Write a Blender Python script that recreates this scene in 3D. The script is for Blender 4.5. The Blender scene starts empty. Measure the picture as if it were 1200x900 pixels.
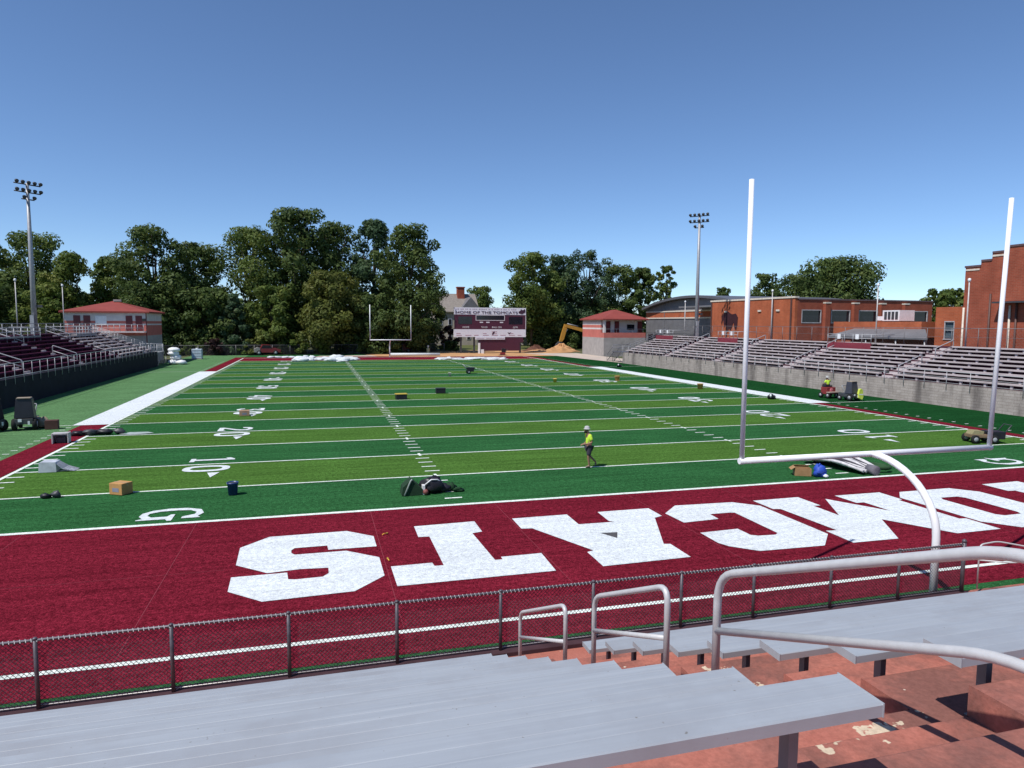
import bpy, bmesh, math, random
import numpy as np
from mathutils import Vector, Matrix, geometry
random.seed(7)
scene = bpy.context.scene
COL = scene.collection
PI = math.pi

# ------------------------------------------------------------------ helpers
ORIGIN = {}            # parent object -> world position its children are measured from

def link(o):
    COL.objects.link(o)
    return o

def tag(o, label=None, cat=None, group=None, kind=None):
    if label: o['label'] = label
    if cat: o['category'] = cat
    if group: o['group'] = group
    if kind: o['kind'] = kind
    return o

def thing(name, label, cat, loc=(0, 0, 0), rz=0.0, group=None, world=False):
    o = link(bpy.data.objects.new(name, None))
    o.location = loc
    o.rotation_euler = (0, 0, rz)
    o.empty_display_size = 0.2
    tag(o, label, cat, group)
    if world: ORIGIN[o.name] = Vector(loc)
    return o

class MB:
    """collects shapes, then links them as one mesh object"""
    def __init__(s):
        s.v = []; s.f = []; s.sm = []
    def add(s, vs, fs, smooth=False):
        n = len(s.v)
        s.v += [tuple(v) for v in vs]
        s.f += [tuple(i + n for i in f) for f in fs]
        s.sm += [smooth] * len(fs)
        return s
    def box(s, x0, x1, y0, y1, z0, z1):
        v = [(x0,y0,z0),(x1,y0,z0),(x1,y1,z0),(x0,y1,z0),(x0,y0,z1),(x1,y0,z1),(x1,y1,z1),(x0,y1,z1)]
        return s.add(v, [(0,3,2,1),(4,5,6,7),(0,1,5,4),(1,2,6,5),(2,3,7,6),(3,0,4,7)])
    def obox(s, c, size, rz=0.0, rx=0.0, ry=0.0):
        M = Matrix.Translation(c) @ Matrix.Rotation(rz,4,'Z') @ Matrix.Rotation(ry,4,'Y') @ Matrix.Rotation(rx,4,'X')
        a,b,d = size[0]/2,size[1]/2,size[2]/2
        v = [M @ Vector(q) for q in [(-a,-b,-d),(a,-b,-d),(a,b,-d),(-a,b,-d),(-a,-b,d),(a,-b,d),(a,b,d),(-a,b,d)]]
        return s.add(v, [(0,3,2,1),(4,5,6,7),(0,1,5,4),(1,2,6,5),(2,3,7,6),(3,0,4,7)])
    def tube(s, pts, r, n=8, caps=True):
        pts = [Vector(p) for p in pts]
        rs = r if isinstance(r, (list, tuple)) else [r]*len(pts)
        vs = []; up = None
        for i,p in enumerate(pts):
            d = (pts[min(i+1,len(pts)-1)] - pts[max(i-1,0)]).normalized()
            if up is None:
                up = Vector((0,0,1)) if abs(d.z) < .9 else Vector((0,1,0))
            a = d.cross(up).normalized(); b = a.cross(d).normalized(); up = b
            for k in range(n):
                t = 2*PI*k/n
                vs.append(p + (a*math.cos(t) + b*math.sin(t))*rs[i])
        fs = [(i*n+k, i*n+(k+1)%n, (i+1)*n+(k+1)%n, (i+1)*n+k) for i in range(len(pts)-1) for k in range(n)]
        s.add(vs, fs, True)
        if caps:
            m = len(s.v)-len(vs)
            s.f += [tuple(m+k for k in range(n))[::-1], tuple(m+(len(pts)-1)*n+k for k in range(n))]
            s.sm += [False, False]
        return s
    def prism(s, poly, axis, t0, t1):
        """poly of 2-D points extruded along an axis from t0 to t1"""
        def P(a,b,t): return {'x':(t,a,b),'y':(a,t,b),'z':(a,b,t)}[axis]
        n = len(poly)
        vs = [P(a,b,t0) for a,b in poly] + [P(a,b,t1) for a,b in poly]
        fs = [(i,(i+1)%n,n+(i+1)%n,n+i) for i in range(n)]
        s.add(vs, fs)
        tri = geometry.tessellate_polygon([[Vector((a,b,0)) for a,b in poly]])
        s.add(vs, [tuple(t) for t in tri] + [tuple(i+n for i in t)[::-1] for t in tri])
        return s
    def flat(s, loops, z):
        loops = [[Vector((a,b,0)) for a,b in L] for L in loops]
        tri = geometry.tessellate_polygon(loops)
        vs = [(v.x,v.y,z) for L in loops for v in L]
        fs = []
        for t in tri:
            a,b,c = (Vector(vs[i]) for i in t)
            fs.append(tuple(t) if (b-a).cross(c-a).z > 0 else tuple(t)[::-1])
        return s.add(vs, fs)
    def rect(s, x0, x1, y0, y1, z):
        return s.add([(x0,y0,z),(x1,y0,z),(x1,y1,z),(x0,y1,z)], [(0,1,2,3)])
    def lathe(s, prof, c=(0,0,0), n=16, ax='z'):
        vs = []
        for r,h in prof:
            for k in range(n):
                t = 2*PI*k/n; a,b = r*math.cos(t), r*math.sin(t)
                q = {'z':(a,b,h),'x':(h,a,b),'y':(b,h,a)}[ax]
                vs.append((c[0]+q[0],c[1]+q[1],c[2]+q[2]))
        m = len(prof)
        fs = [(i*n+k,i*n+(k+1)%n,(i+1)*n+(k+1)%n,(i+1)*n+k) for i in range(m-1) for k in range(n)]
        fs += [tuple(range(n))[::-1], tuple(range((m-1)*n, m*n))]
        return s.add(vs, fs, True)
    def blob(s, c, r, seed=0, rough=.25, n=10, m=7):
        rnd = random.Random(seed); vs = []
        for i in range(m+1):
            th = PI*i/m
            for k in range(n):
                ph = 2*PI*k/n
                q = 1 + rough*(rnd.random()-.5)*2*(1 if 0 < i < m else 0)
                vs.append((c[0]+r[0]*q*math.sin(th)*math.cos(ph), c[1]+r[1]*q*math.sin(th)*math.sin(ph), max(c[2]+r[2]*q*math.cos(th), .002)))
        fs = [(i*n+k,(i+1)*n+k,(i+1)*n+(k+1)%n,i*n+(k+1)%n) for i in range(m) for k in range(n)]
        return s.add(vs, fs, True)
    def build(s, name, mat, parent=None, bevel=0):
        org = Vector((0,0,0))
        if parent is not None and parent.name in ORIGIN: org = ORIGIN[parent.name]
        me = bpy.data.meshes.new(name)
        me.from_pydata([(v[0]-org.x, v[1]-org.y, v[2]-org.z) for v in s.v], [], s.f)
        me.polygons.foreach_set('use_smooth', s.sm)
        me.materials.append(mat); me.update()
        o = link(bpy.data.objects.new(name, me))
        if parent is not None:
            o.parent = parent
            if parent.name in ORIGIN: ORIGIN[o.name] = org
        if bevel:
            b = o.modifiers.new('bevel','BEVEL'); b.width = bevel; b.segments = 2; b.limit_method = 'ANGLE'
        return o

def copy_tree(o, parent=None):
    c = link(o.copy())
    if parent is not None: c.parent = parent
    for ch in list(o.children): copy_tree(ch, c)
    return c

def arc(c, r, a0, a1, n, plane):
    out = []
    for i in range(n+1):
        t = a0+(a1-a0)*i/n; a,b = r*math.cos(t), r*math.sin(t)
        out.append({'yz':(c[0],c[1]+a,c[2]+b),'xy':(c[0]+a,c[1]+b,c[2]),'xz':(c[0]+a,c[1],c[2]+b)}[plane])
    return out

def rounded(pts, r=.1, n=5):
    """polyline with its inner corners rounded"""
    pts = [Vector(p) for p in pts]; out = [pts[0]]
    for i in range(1,len(pts)-1):
        a,b,c = pts[i-1],pts[i],pts[i+1]
        p0 = b+(a-b).normalized()*min(r,(a-b).length*.45); p1 = b+(c-b).normalized()*min(r,(c-b).length*.45)
        for k in range(n+1):
            t = k/n; out.append(p0*(1-t)**2 + b*2*t*(1-t) + p1*t*t)
    out.append(pts[-1]); return out

# ------------------------------------------------------------------ materials
def new_mat(name):
    m = bpy.data.materials.new(name); m.use_nodes = True
    nt = m.node_tree; b = nt.nodes['Principled BSDF']
    return m, nt, b
def N(nt, kind, **kw):
    n = nt.nodes.new(kind)
    for k,v in kw.items():
        if k in n.inputs: n.inputs[k].default_value = v
        else: setattr(n, k, v)
    return n
def mixrgb(nt, fac, a, b, blend='MIX'):
    n = nt.nodes.new('ShaderNodeMix'); n.data_type = 'RGBA'; n.blend_type = blend
    for sock,val in ((n.inputs[0],fac),(n.inputs[6],a),(n.inputs[7],b)):
        if hasattr(val,'is_output'): nt.links.new(val,sock)
        elif sock.name == 'Factor' or isinstance(val,(int,float)): sock.default_value = val
        else: sock.default_value = (*val,1) if len(val)==3 else val
    return n.outputs[2]
def math_n(nt, op, a, b=None, clamp=False):
    n = nt.nodes.new('ShaderNodeMath'); n.operation = op; n.use_clamp = clamp
    for i,val in enumerate((a,b)):
        if val is None: continue
        if hasattr(val,'is_output'): nt.links.new(val,n.inputs[i])
        else: n.inputs[i].default_value = val
    return n.outputs[0]
def coords(nt, scale=(1,1,1)):
    g = nt.nodes.new('ShaderNodeNewGeometry')
    mp = N(nt,'ShaderNodeMapping'); mp.inputs['Scale'].default_value = scale
    nt.links.new(g.outputs['Position'], mp.inputs['Vector'])
    return mp.outputs['Vector']
def noise(nt, scale, detail=3, rough=.55, st=(1,1,1)):
    n = N(nt,'ShaderNodeTexNoise'); n.inputs['Scale'].default_value = scale
    n.inputs['Detail'].default_value = detail; n.inputs['Roughness'].default_value = rough
    nt.links.new(coords(nt,st), n.inputs['Vector']); return n.outputs['Fac']
def ramp(nt, fac, p0, p1):
    n = nt.nodes.new('ShaderNodeMapRange'); n.inputs[1].default_value = p0; n.inputs[2].default_value = p1
    nt.links.new(fac, n.inputs[0]); return n.outputs[0]
def bump(nt, b, fac, strength, dist=.02):
    n = nt.nodes.new('ShaderNodeBump'); n.inputs['Strength'].default_value = strength; n.inputs['Distance'].default_value = dist
    nt.links.new(fac, n.inputs['Height']); nt.links.new(n.outputs[0], b.inputs['Normal'])
MC = {}
def mat(name, col, rough=.6, metal=0.0, var=.18, scale=3.0, st=(1,1,1), bmp=0.0, spec=.5):
    """plain paint / metal / cloth with an uneven tone"""
    if name in MC: return MC[name]
    m, nt, b = new_mat(name)
    f = noise(nt, scale, 4, .6, st)
    d = tuple(c*(1-var) for c in col); l = tuple(min(c*(1+var),1) for c in col)
    nt.links.new(mixrgb(nt, ramp(nt,f,.3,.7), d, l), b.inputs['Base Color'])
    b.inputs['Roughness'].default_value = rough; b.inputs['Metallic'].default_value = metal
    b.inputs['Specular IOR Level'].default_value = spec if rough < .65 else min(spec,.2)
    if bmp: bump(nt, b, f, bmp)
    MC[name] = m; return m

def turf_mat(name, kind, amp=1.0):
    m, nt, b = new_mat(name)
    fine = noise(nt, 26, 3, .7); mid = noise(nt, 7.5, 4, .7); big = noise(nt, .35, 3, .5)
    streak = noise(nt, 1.2, 4, .65, (.16,2.4,1))
    if kind == 'green':
        sep = nt.nodes.new('ShaderNodeSeparateXYZ'); g = nt.nodes.new('ShaderNodeNewGeometry')
        nt.links.new(g.outputs['Position'], sep.inputs[0])
        y, x = sep.outputs[1], sep.outputs[0]
        par = math_n(nt,'MODULO', math_n(nt,'FLOOR', math_n(nt,'DIVIDE', math_n(nt,'ADD',y,457.2), 4.572)), 2.0)
        inside = math_n(nt,'MULTIPLY', math_n(nt,'LESS_THAN', math_n(nt,'ABSOLUTE',x), 24.4), math_n(nt,'MULTIPLY', math_n(nt,'GREATER_THAN',y,0.0), math_n(nt,'LESS_THAN',y,91.44)))
        col = mixrgb(nt, math_n(nt,'MULTIPLY',par,inside), TURF_DARK, TURF_LIGHT)
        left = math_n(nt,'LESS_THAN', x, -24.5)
        col = mixrgb(nt, left, col, TURF_LEFT_SHEEN)  # paler left apron: sunlit sheen of the nap mixed into the colour
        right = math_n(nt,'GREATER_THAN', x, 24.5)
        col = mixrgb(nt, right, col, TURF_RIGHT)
    else:
        rgb = nt.nodes.new('ShaderNodeRGB'); rgb.outputs[0].default_value = (*kind,1); col = rgb.outputs[0]
    def rng(d): return (1-d*amp,)*3, (1+d*amp,)*3
    grain = noise(nt, 60, 2, .8)
    s = mixrgb(nt, ramp(nt,fine,.34,.66), *rng(.55))
    col = mixrgb(nt, 1.0, col, mixrgb(nt, ramp(nt,grain,.3,.7), *rng(.5)), 'MULTIPLY')
    col = mixrgb(nt, 1.0, col, s, 'MULTIPLY')
    s2 = mixrgb(nt, ramp(nt,mid,.36,.64), *rng(.34))
    col = mixrgb(nt, 1.0, col, s2, 'MULTIPLY')
    s3 = mixrgb(nt, ramp(nt,streak,.3,.7), *rng(.22))
    col = mixrgb(nt, 1.0, col, s3, 'MULTIPLY')
    s4 = mixrgb(nt, ramp(nt,big,.3,.7), *rng(.09))
    col = mixrgb(nt, 1.0, col, s4, 'MULTIPLY')
    nt.links.new(col, b.inputs['Base Color'])
    b.inputs['Roughness'].default_value = 1.0; b.inputs['Specular IOR Level'].default_value = .0
    bump(nt, b, fine, .5, .02)
    return m

def brick_mat(name, c1, c2, mortar, var=.15):
    m, nt, b = new_mat(name)
    g = nt.nodes.new('ShaderNodeNewGeometry'); sep = nt.nodes.new('ShaderNodeSeparateXYZ'); nt.links.new(g.outputs['Position'], sep.inputs[0])
    cmb = nt.nodes.new('ShaderNodeCombineXYZ')
    nt.links.new(math_n(nt,'ADD',sep.outputs[0],sep.outputs[1]), cmb.inputs[0]); nt.links.new(sep.outputs[2], cmb.inputs[1])
    br = nt.nodes.new('ShaderNodeTexBrick'); nt.links.new(cmb.outputs[0], br.inputs['Vector'])
    br.inputs['Color1'].default_value = (*c1,1); br.inputs['Color2'].default_value = (*c2,1); br.inputs['Mortar'].default_value = (*mortar,1)
    br.inputs['Scale'].default_value = 1.0; br.inputs['Brick Width'].default_value = .42; br.inputs['Row Height'].default_value = .14; br.inputs['Mortar Size'].default_value = .012
    f = noise(nt,.6,5,.65); v = noise(nt,1.1,4,.6,(1,1,.15))
    col = mixrgb(nt,1.0,br.outputs['Color'],mixrgb(nt,ramp(nt,f,.3,.7),(1-var,)*3,(1+var,)*3),'MULTIPLY')
    col = mixrgb(nt,1.0,col,mixrgb(nt,ramp(nt,v,.35,.7),(.88,.86,.86),(1.06,)*3),'MULTIPLY')
    nt.links.new(col,b.inputs['Base Color']); b.inputs['Roughness'].default_value = .9; b.inputs['Specular IOR Level'].default_value = .1
    return m

def weathered_concrete(name, base, stain, streaks=1.0, block=False):
    m, nt, b = new_mat(name)
    f = noise(nt,1.4,6,.65); v = noise(nt,.45,5,.6,(1,1,.12)); fine = noise(nt,14,4,.6)
    col = mixrgb(nt, ramp(nt,f,.3,.72), tuple(c*.78 for c in base), tuple(min(1,c*1.15) for c in base))
    col = mixrgb(nt, math_n(nt,'MULTIPLY',ramp(nt,v,.5,.72),streaks,True), col, stain)
    col = mixrgb(nt,1.0,col,mixrgb(nt,ramp(nt,fine,.3,.7),(.85,)*3,(1.12,)*3),'MULTIPLY')
    if block:
        g = nt.nodes.new('ShaderNodeNewGeometry'); sep = nt.nodes.new('ShaderNodeSeparateXYZ'); nt.links.new(g.outputs['Position'], sep.inputs[0])
        cmb = nt.nodes.new('ShaderNodeCombineXYZ'); nt.links.new(math_n(nt,'ADD',sep.outputs[0],sep.outputs[1]), cmb.inputs[0]); nt.links.new(sep.outputs[2], cmb.inputs[1])
        br = nt.nodes.new('ShaderNodeTexBrick'); nt.links.new(cmb.outputs[0], br.inputs['Vector'])
        br.inputs['Color1'].default_value=(1,1,1,1); br.inputs['Color2'].default_value=(.86,.85,.84,1); br.inputs['Mortar'].default_value=(.72,.7,.69,1)
        br.inputs['Scale'].default_value=1; br.inputs['Brick Width'].default_value=.8; br.inputs['Row Height'].default_value=.21; br.inputs['Mortar Size'].default_value=.02
        col = mixrgb(nt,1.0,col,br.outputs['Color'],'MULTIPLY')
    nt.links.new(col,b.inputs['Base Color']); b.inputs['Roughness'].default_value = .9; b.inputs['Specular IOR Level'].default_value = .15
    bump(nt,b,fine,.25,.01)
    return m

def red_step_mat():
    """red paint worn off concrete, with grime and cream chips"""
    m, nt, b = new_mat('worn_red_paint')
    f = noise(nt,2.2,6,.7); d = noise(nt,.9,6,.7); fine = noise(nt,30,4,.7); chip = noise(nt,1.7,5,.62); spot = noise(nt,9,2,.5)
    col = mixrgb(nt, ramp(nt,f,.25,.75), (.37,.122,.090), (.46,.175,.128))
    col = mixrgb(nt, math_n(nt,'MULTIPLY',ramp(nt,d,.44,.60),.85), col, (.19,.088,.072))
    col = mixrgb(nt, ramp(nt,chip,.65,.66), col, (.62,.50,.36))
    col = mixrgb(nt, ramp(nt,spot,.765,.775), col, (.66,.58,.46))
    col = mixrgb(nt,1.0,col,mixrgb(nt,ramp(nt,fine,.3,.7),(.82,)*3,(1.16,)*3),'MULTIPLY')
    nt.links.new(col,b.inputs['Base Color']); b.inputs['Roughness'].default_value = .9; b.inputs['Specular IOR Level'].default_value = .15
    bump(nt,b,mixrgb(nt,.5,fine,f),.5,.012)
    return m

def bench_mat():
    m, nt, b = new_mat('brushed_aluminium')
    f = noise(nt,5,6,.65,(.12,6,1)); d = noise(nt,1.1,5,.65); sp = noise(nt,38,2,.5)
    col = mixrgb(nt, ramp(nt,f,.3,.7), (.385,.41,.435), (.465,.49,.51))
    col = mixrgb(nt, ramp(nt,d,.45,.7), col, (.37,.38,.395))
    col = mixrgb(nt, ramp(nt,sp,.74,.78), col, (.25,.24,.22))
    nt.links.new(col,b.inputs['Base Color']); b.inputs['Metallic'].default_value = .25
    b.inputs['Roughness'].default_value = .5
    bump(nt,b,f,.08,.004)
    return m

def leaf_mat(name, c0, c1, c2):
    m, nt, b = new_mat(name)
    at = nt.nodes.new('ShaderNodeAttribute'); at.attribute_name = 'tone'
    big = noise(nt,.45,3,.6)
    col = mixrgb(nt, at.outputs['Fac'], c0, c1)
    col = mixrgb(nt, ramp(nt,big,.52,.68), col, c2)
    nt.links.new(col,b.inputs['Base Color']); b.inputs['Roughness'].default_value = .62; b.inputs['Specular IOR Level'].default_value = .25
    tr = nt.nodes.new('ShaderNodeBsdfTranslucent'); nt.links.new(col,tr.inputs['Color'])
    mx = nt.nodes.new('ShaderNodeMixShader'); mx.inputs[0].default_value = .38
    nt.links.new(b.outputs[0],mx.inputs[1]); nt.links.new(tr.outputs[0],mx.inputs[2])
    nt.links.new(mx.outputs[0], nt.nodes['Material Output'].inputs['Surface'])
    return m

TURF_DARK = (.026,.102,.034); TURF_LIGHT = (.062,.138,.027); TURF_LEFT_SHEEN = (.095,.195,.082); TURF_RIGHT = (.010,.054,.016)
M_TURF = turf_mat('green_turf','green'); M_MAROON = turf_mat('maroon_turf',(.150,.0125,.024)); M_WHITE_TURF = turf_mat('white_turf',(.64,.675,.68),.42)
M_LINE = turf_mat('white_turf_line',(.72,.77,.70),.5)
M_RED = red_step_mat(); M_BENCH = bench_mat()
M_GALV = mat('galvanised_pipe',(.56,.55,.54),.45,.15,.07,14)
M_GALV2 = mat('far_railing_metal',(.40,.40,.41),.5,.2,.1)
M_GALVD = mat('dark_bracket_metal',(.20,.19,.19),.6,.2,.15)  # dark grey metal of bench legs, fence posts and mesh
M_BLACKW = mat('black_vinyl_wire',(.045,.04,.05),.5,0,.2)
M_POSTB = mat('dark_fence_post',(.10,.09,.105),.5,.3,.25,9)
M_GOAL = mat('white_goal_paint',(.90,.90,.90),.35,0,.05,2)
M_CONC = weathered_concrete('pale_wall_concrete',(.46,.40,.355),(.10,.085,.08),1.0,True)
M_DARKWALL = mat('dark_painted_wall',(.016,.015,.024),.8,0,.3,1.2)
M_MTREAD = mat('maroon_tread_paint',(.062,.017,.030),.8,0,.25,2)
M_PALEPLANK = mat('pale_pink_plank',(.50,.43,.42),.7,0,.18,3,(1,.2,1))
M_MARPLANK = mat('maroon_plank',(.062,.014,.034),.95,0,.25,3,(1,.2,1),0,.1)
M_MARPANEL = mat('maroon_panel',(.22,.03,.045),.6,0,.15)
M_BRICK = brick_mat('orange_brick',(.46,.118,.050),(.39,.096,.042),(.38,.17,.10))
M_BRICK2 = brick_mat('red_and_shaded_brick',(.35,.088,.050),(.29,.072,.042),(.31,.135,.09))
M_GLASS = mat('dark_window_glass',(.012,.013,.022),.12,0,.3,1)
M_FRAME = mat('pale_window_frame',(.42,.40,.40),.5)
M_TRIM = mat('cream_trim',(.66,.58,.48),.7)
M_GREY = mat('grey_metal_panel',(.19,.185,.19),.55,.2,.12,.8)
M_ROOFR = mat('red_metal_roof',(.26,.058,.045),.65,0,.12,.6)
M_WHITEW = mat('white_block_wall',(.62,.58,.56),.8,0,.1,1)
M_PINKST = mat('salmon_band',(.50,.155,.125),.8,0,.1,1)
M_GREYBL = mat('grey_block_wall',(.36,.33,.31),.85,0,.15,1.2)
M_DOOR = mat('maroon_door',(.13,.018,.022),.5); M_PIPE = mat('rust_brown_pipe',(.10,.045,.035),.6)
M_WHITE = mat('white_plastic',(.78,.78,.78),.5,0,.08)
M_SIGNW = mat('white_sign_paint',(.74,.72,.76),.5,0,.04)
M_SIGNM = mat('maroon_sign_paint',(.075,.012,.03),.5,0,.12)
M_BLACK = mat('black_plastic',(.014,.013,.018),.45,0,.3)
M_RUB = mat('tyre_rubber',(.018,.018,.018),.8)
M_DGREY = mat('dark_grey_metal',(.07,.07,.075),.5,.3)
M_BARK = mat('bark',(.085,.065,.05),.9,0,.3,2)
M_DIRT = mat('orange_clay',(.50,.28,.13),.95,0,.28,.35,(1,1,1),.3)
M_DIRTD = mat('dark_brown_soil',(.13,.06,.04),.95,0,.3,1)
M_CARD = mat('cardboard',(.50,.27,.10),.8,0,.1,5)
M_BLUE = mat('blue_plastic',(.02,.045,.17),.4,0,.15)
M_YEL = mat('yellow_plastic',(.62,.42,.06),.5,0,.12)
M_REDP = mat('red_paint',(.22,.025,.025),.4,0,.15)
M_CATY = mat('excavator_yellow',(.50,.25,.035),.5,0,.15)
M_POLE = mat('steel_pole',(.36,.36,.37),.5,.3,.1)

# ------------------------------------------------------------------ camera, light
cam_d = bpy.data.cameras.new('camera'); cam = link(bpy.data.objects.new('camera', cam_d)); scene.camera = cam
R_ = ((0.9621676580636114,-0.2723912944326006,0.006031624467563545),(-0.018025836073135237,-0.0857307535577696,-0.9961552625611537),(0.2718611171356615,0.9583596509723002,-0.08739743919589898))
r,d,f = (Vector(q) for q in R_)
cam.matrix_world = Matrix(((r.x,-d.x,-f.x,-12.631159),(r.y,-d.y,-f.y,-22.338919),(r.z,-d.z,-f.z,6.070917),(0,0,0,1)))
cam_d.sensor_width = 36; cam_d.lens = 808.84/1200*36; cam_d.clip_start = .1; cam_d.clip_end = 6000

SUN = Vector((-.60,-.28,1.0)).normalized()
sl = bpy.data.lights.new('sun','SUN'); sl.energy = 4.2; sl.angle = math.radians(.5); sl.color = (1,.965,.92)
so = link(bpy.data.objects.new('sun', sl)); so.rotation_euler = SUN.to_track_quat('Z','Y').to_euler(); so.location = (-40,-20,60)
w = bpy.data.worlds.new('World'); scene.world = w; w.use_nodes = True
nt = w.node_tree; bg = nt.nodes['Background']
sky = nt.nodes.new('ShaderNodeTexSky'); sky.sky_type = 'NISHITA'; sky.sun_disc = False
sky.sun_elevation = math.asin(SUN.z); sky.sun_rotation = math.atan2(SUN.x,SUN.y)
sky.altitude = 2500; sky.air_density = 1.0; sky.dust_density = 0.0; sky.ozone_density = 6.5
nt.links.new(sky.outputs[0], bg.inputs['Color']); bg.inputs['Strength'].default_value = .13
vs = scene.view_settings; vs.view_transform = 'Standard'; vs.look = 'None'; vs.gamma = 1; vs.use_curve_mapping = False; vs.exposure = 0.12
scene.render.engine = 'CYCLES'

# ------------------------------------------------------------------ ground and playing field (the setting)
def structure(o): return tag(o, kind='structure')
m, nt, b = new_mat('lawn_and_earth')
n1 = noise(nt,.12,4,.6); n2 = noise(nt,4,4,.6)
c_ = mixrgb(nt, ramp(nt,n1,.35,.65), (.045,.07,.02), (.13,.12,.055))
c_ = mixrgb(nt,1.0,c_,mixrgb(nt,ramp(nt,n2,.3,.7),(.75,)*3,(1.2,)*3),'MULTIPLY')
nt.links.new(c_,b.inputs['Base Color']); b.inputs['Roughness'].default_value = .95
structure(MB().rect(-2600,2600,-600,4200,-.05).build('ground', m))
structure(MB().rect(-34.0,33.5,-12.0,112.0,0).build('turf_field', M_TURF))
W = 24.384; H5 = 4.572; L_ = 91.44
z1, z2 = .006, .012
mz = MB()
mz.rect(-25.9,25.9,-10.08,-.05,z1)                       # near end zone and its border
mz.rect(-25.9,25.9,L_+.05,L_+9.144+3.2,z1)              # far end zone
for s in (-1,1):
    a,b2 = sorted((s*24.49,s*(25.9 if s < 0 else 25.5)))
    mz.rect(a,b2,-.05,5*H5,z1); mz.rect(a,b2,15*H5,L_+.05,z1)
structure(mz.build('end_zone_and_border', M_MAROON))
ws = MB(); ws.rect(-26.36,-24.45,5*H5,15*H5,z2); ws.rect(24.45,26.36,5*H5,15*H5,z2)
structure(ws.build('sideline_strip', M_WHITE_TURF))
ln = MB(); lw = .058
for k in range(0,21):
    t = .10 if k in (0,20) else lw
    ln.rect(-24.28,24.28,k*H5-t,k*H5+t,z2)
ln.rect(-25.9,25.9,-9.144-.075,-9.144+.075,z2); ln.rect(-24.28,24.28,L_+9.144-.1,L_+9.144+.1,z2)
for s in (-1,1):
    a,b2 = sorted((s*24.283,s*24.436)); ln.rect(a,b2,-9.05,L_+9.04,z2)
    for k in range(0,101):
        y = k*.9144
        if k % 5:
            a,b2 = sorted((s*23.65,s*24.25)); ln.rect(a,b2,y-lw,y+lw,z2)
            a,b2 = sorted((s*8.13-.305,s*8.13+.305)); ln.rect(a,b2,y-lw,y+lw,z2)
        elif 0 < k < 100:
            ln.rect(s*8.13-lw,s*8.13+lw,y-.30,y-.055,z2); ln.rect(s*8.13-lw,s*8.13+lw,y+.055,y+.30,z2)
        if k <= 25 or k >= 75:
            ln.rect(s*26.3-.14,s*26.3+.14,y-.05,y+.05,z2)
    x0,x1 = sorted((s*26.4,s*33.2)); ln.rect(x0,x1,5*H5-.05,5*H5+.05,z2); ln.rect(x0,x1,15*H5-.05,15*H5+.05,z2)
structure(ln.build('yard_lines', M_LINE))

sm = MB()
for x in (-20.75,-16.2,-11.05,-6.93,-2.05,1.71,7.09,10.85,16.2,20.75): sm.rect(x-.009,x+.009,-9.0,-.1,.0095)
for y in (-4.6,): sm.rect(-25.8,-14.9,y-.008,y+.008,.0095)
structure(sm.build('turf_seams', mat('pale_maroon_seam',(.225,.035,.05),.9,0,.3,5)))
# painted letters and numbers, measured on the ground (metres)
S_ = [(-14.0,-2.13),(-11.88,-2.11),(-11.16,-2.8),(-11.15,-3.73),(-12.42,-3.7),(-12.44,-3.33),(-13.29,-3.33),(-13.37,-3.51),(-13.36,-3.73),(-13.27,-3.88),(-11.96,-3.9),(-11.16,-4.64),(-11.15,-5.99),(-11.89,-6.8),(-13.87,-6.89),(-14.65,-6.11),(-14.68,-5.19),(-13.41,-5.19),(-13.37,-5.66),(-13.19,-5.71),(-12.58,-5.69),(-12.44,-5.49),(-12.44,-5.1),(-13.09,-5.02),(-13.87,-5.11),(-14.66,-4.34),(-14.7,-2.94)]
T_ = [(-9.92,-2.15),(-8.06,-2.08),(-8.07,-3.16),(-8.38,-3.24),(-8.31,-5.61),(-8.11,-5.61),(-8.1,-5.42),(-6.99,-5.4),(-7.05,-6.74),(-10.93,-6.75),(-10.94,-5.41),(-9.9,-5.4),(-9.88,-5.65),(-9.65,-5.65),(-9.63,-3.24),(-9.94,-3.21)]
A_ = [(-6.86,-2.09),(-5.04,-2.08),(-5.07,-3.19),(-3.92,-3.22),(-4.04,-3.1),(-3.98,-2.06),(-2.17,-2.06),(-2.17,-2.99),(-2.49,-3.13),(-3.47,-5.54),(-3.29,-5.59),(-3.3,-6.69),(-5.8,-6.75),(-5.78,-5.64),(-5.57,-5.56),(-6.56,-3.23),(-6.88,-3.18)]
A2 = [(-4.79,-4.16),(-4.26,-4.22),(-4.5,-4.74)]
C_ = [(-1.93,-2.76),(-1.15,-1.98),(.97,-2.07),(1.64,-2.71),(1.62,-5.94),(.79,-6.8),(-1.24,-6.75),(-1.83,-6.18),(-1.96,-5.84),(-1.94,-4.89),(-.64,-4.82),(-.63,-5.45),(-.45,-5.57),(.09,-5.61),(.25,-5.49),(.3,-3.25),(.12,-3.2),(-.57,-3.2),(-.61,-3.75),(-1.87,-3.84)]
M_ = [(1.8,-2.08),(3.65,-2.05),(3.65,-3.2),(3.38,-3.17),(3.38,-4.37),(4.43,-2.5),(5.42,-4.35),(5.40,-3.24),(5.1,-3.22),(5.08,-2.2),(7.03,-2.2),(7.0,-3.25),(6.82,-3.28),(6.82,-5.66),(7.06,-5.68),(7.05,-6.84),(5.38,-6.86),(4.36,-5.09),(3.28,-6.82),(1.74,-6.8),(1.78,-5.66),(2.14,-5.7),(2.04,-3.25),(1.79,-3.18)]
O_ = [(7.8,-2.34),(10.11,-2.32),(10.73,-3.05),(10.74,-6.0),(10.1,-6.86),(7.84,-6.88),(7.18,-6.08),(7.14,-3.02)]
O2 = [(8.57,-3.39),(9.27,-3.4),(9.42,-3.6),(9.42,-5.5),(9.3,-5.71),(8.6,-5.73),(8.42,-5.55),(8.42,-3.6)]
lt = MB()
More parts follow.
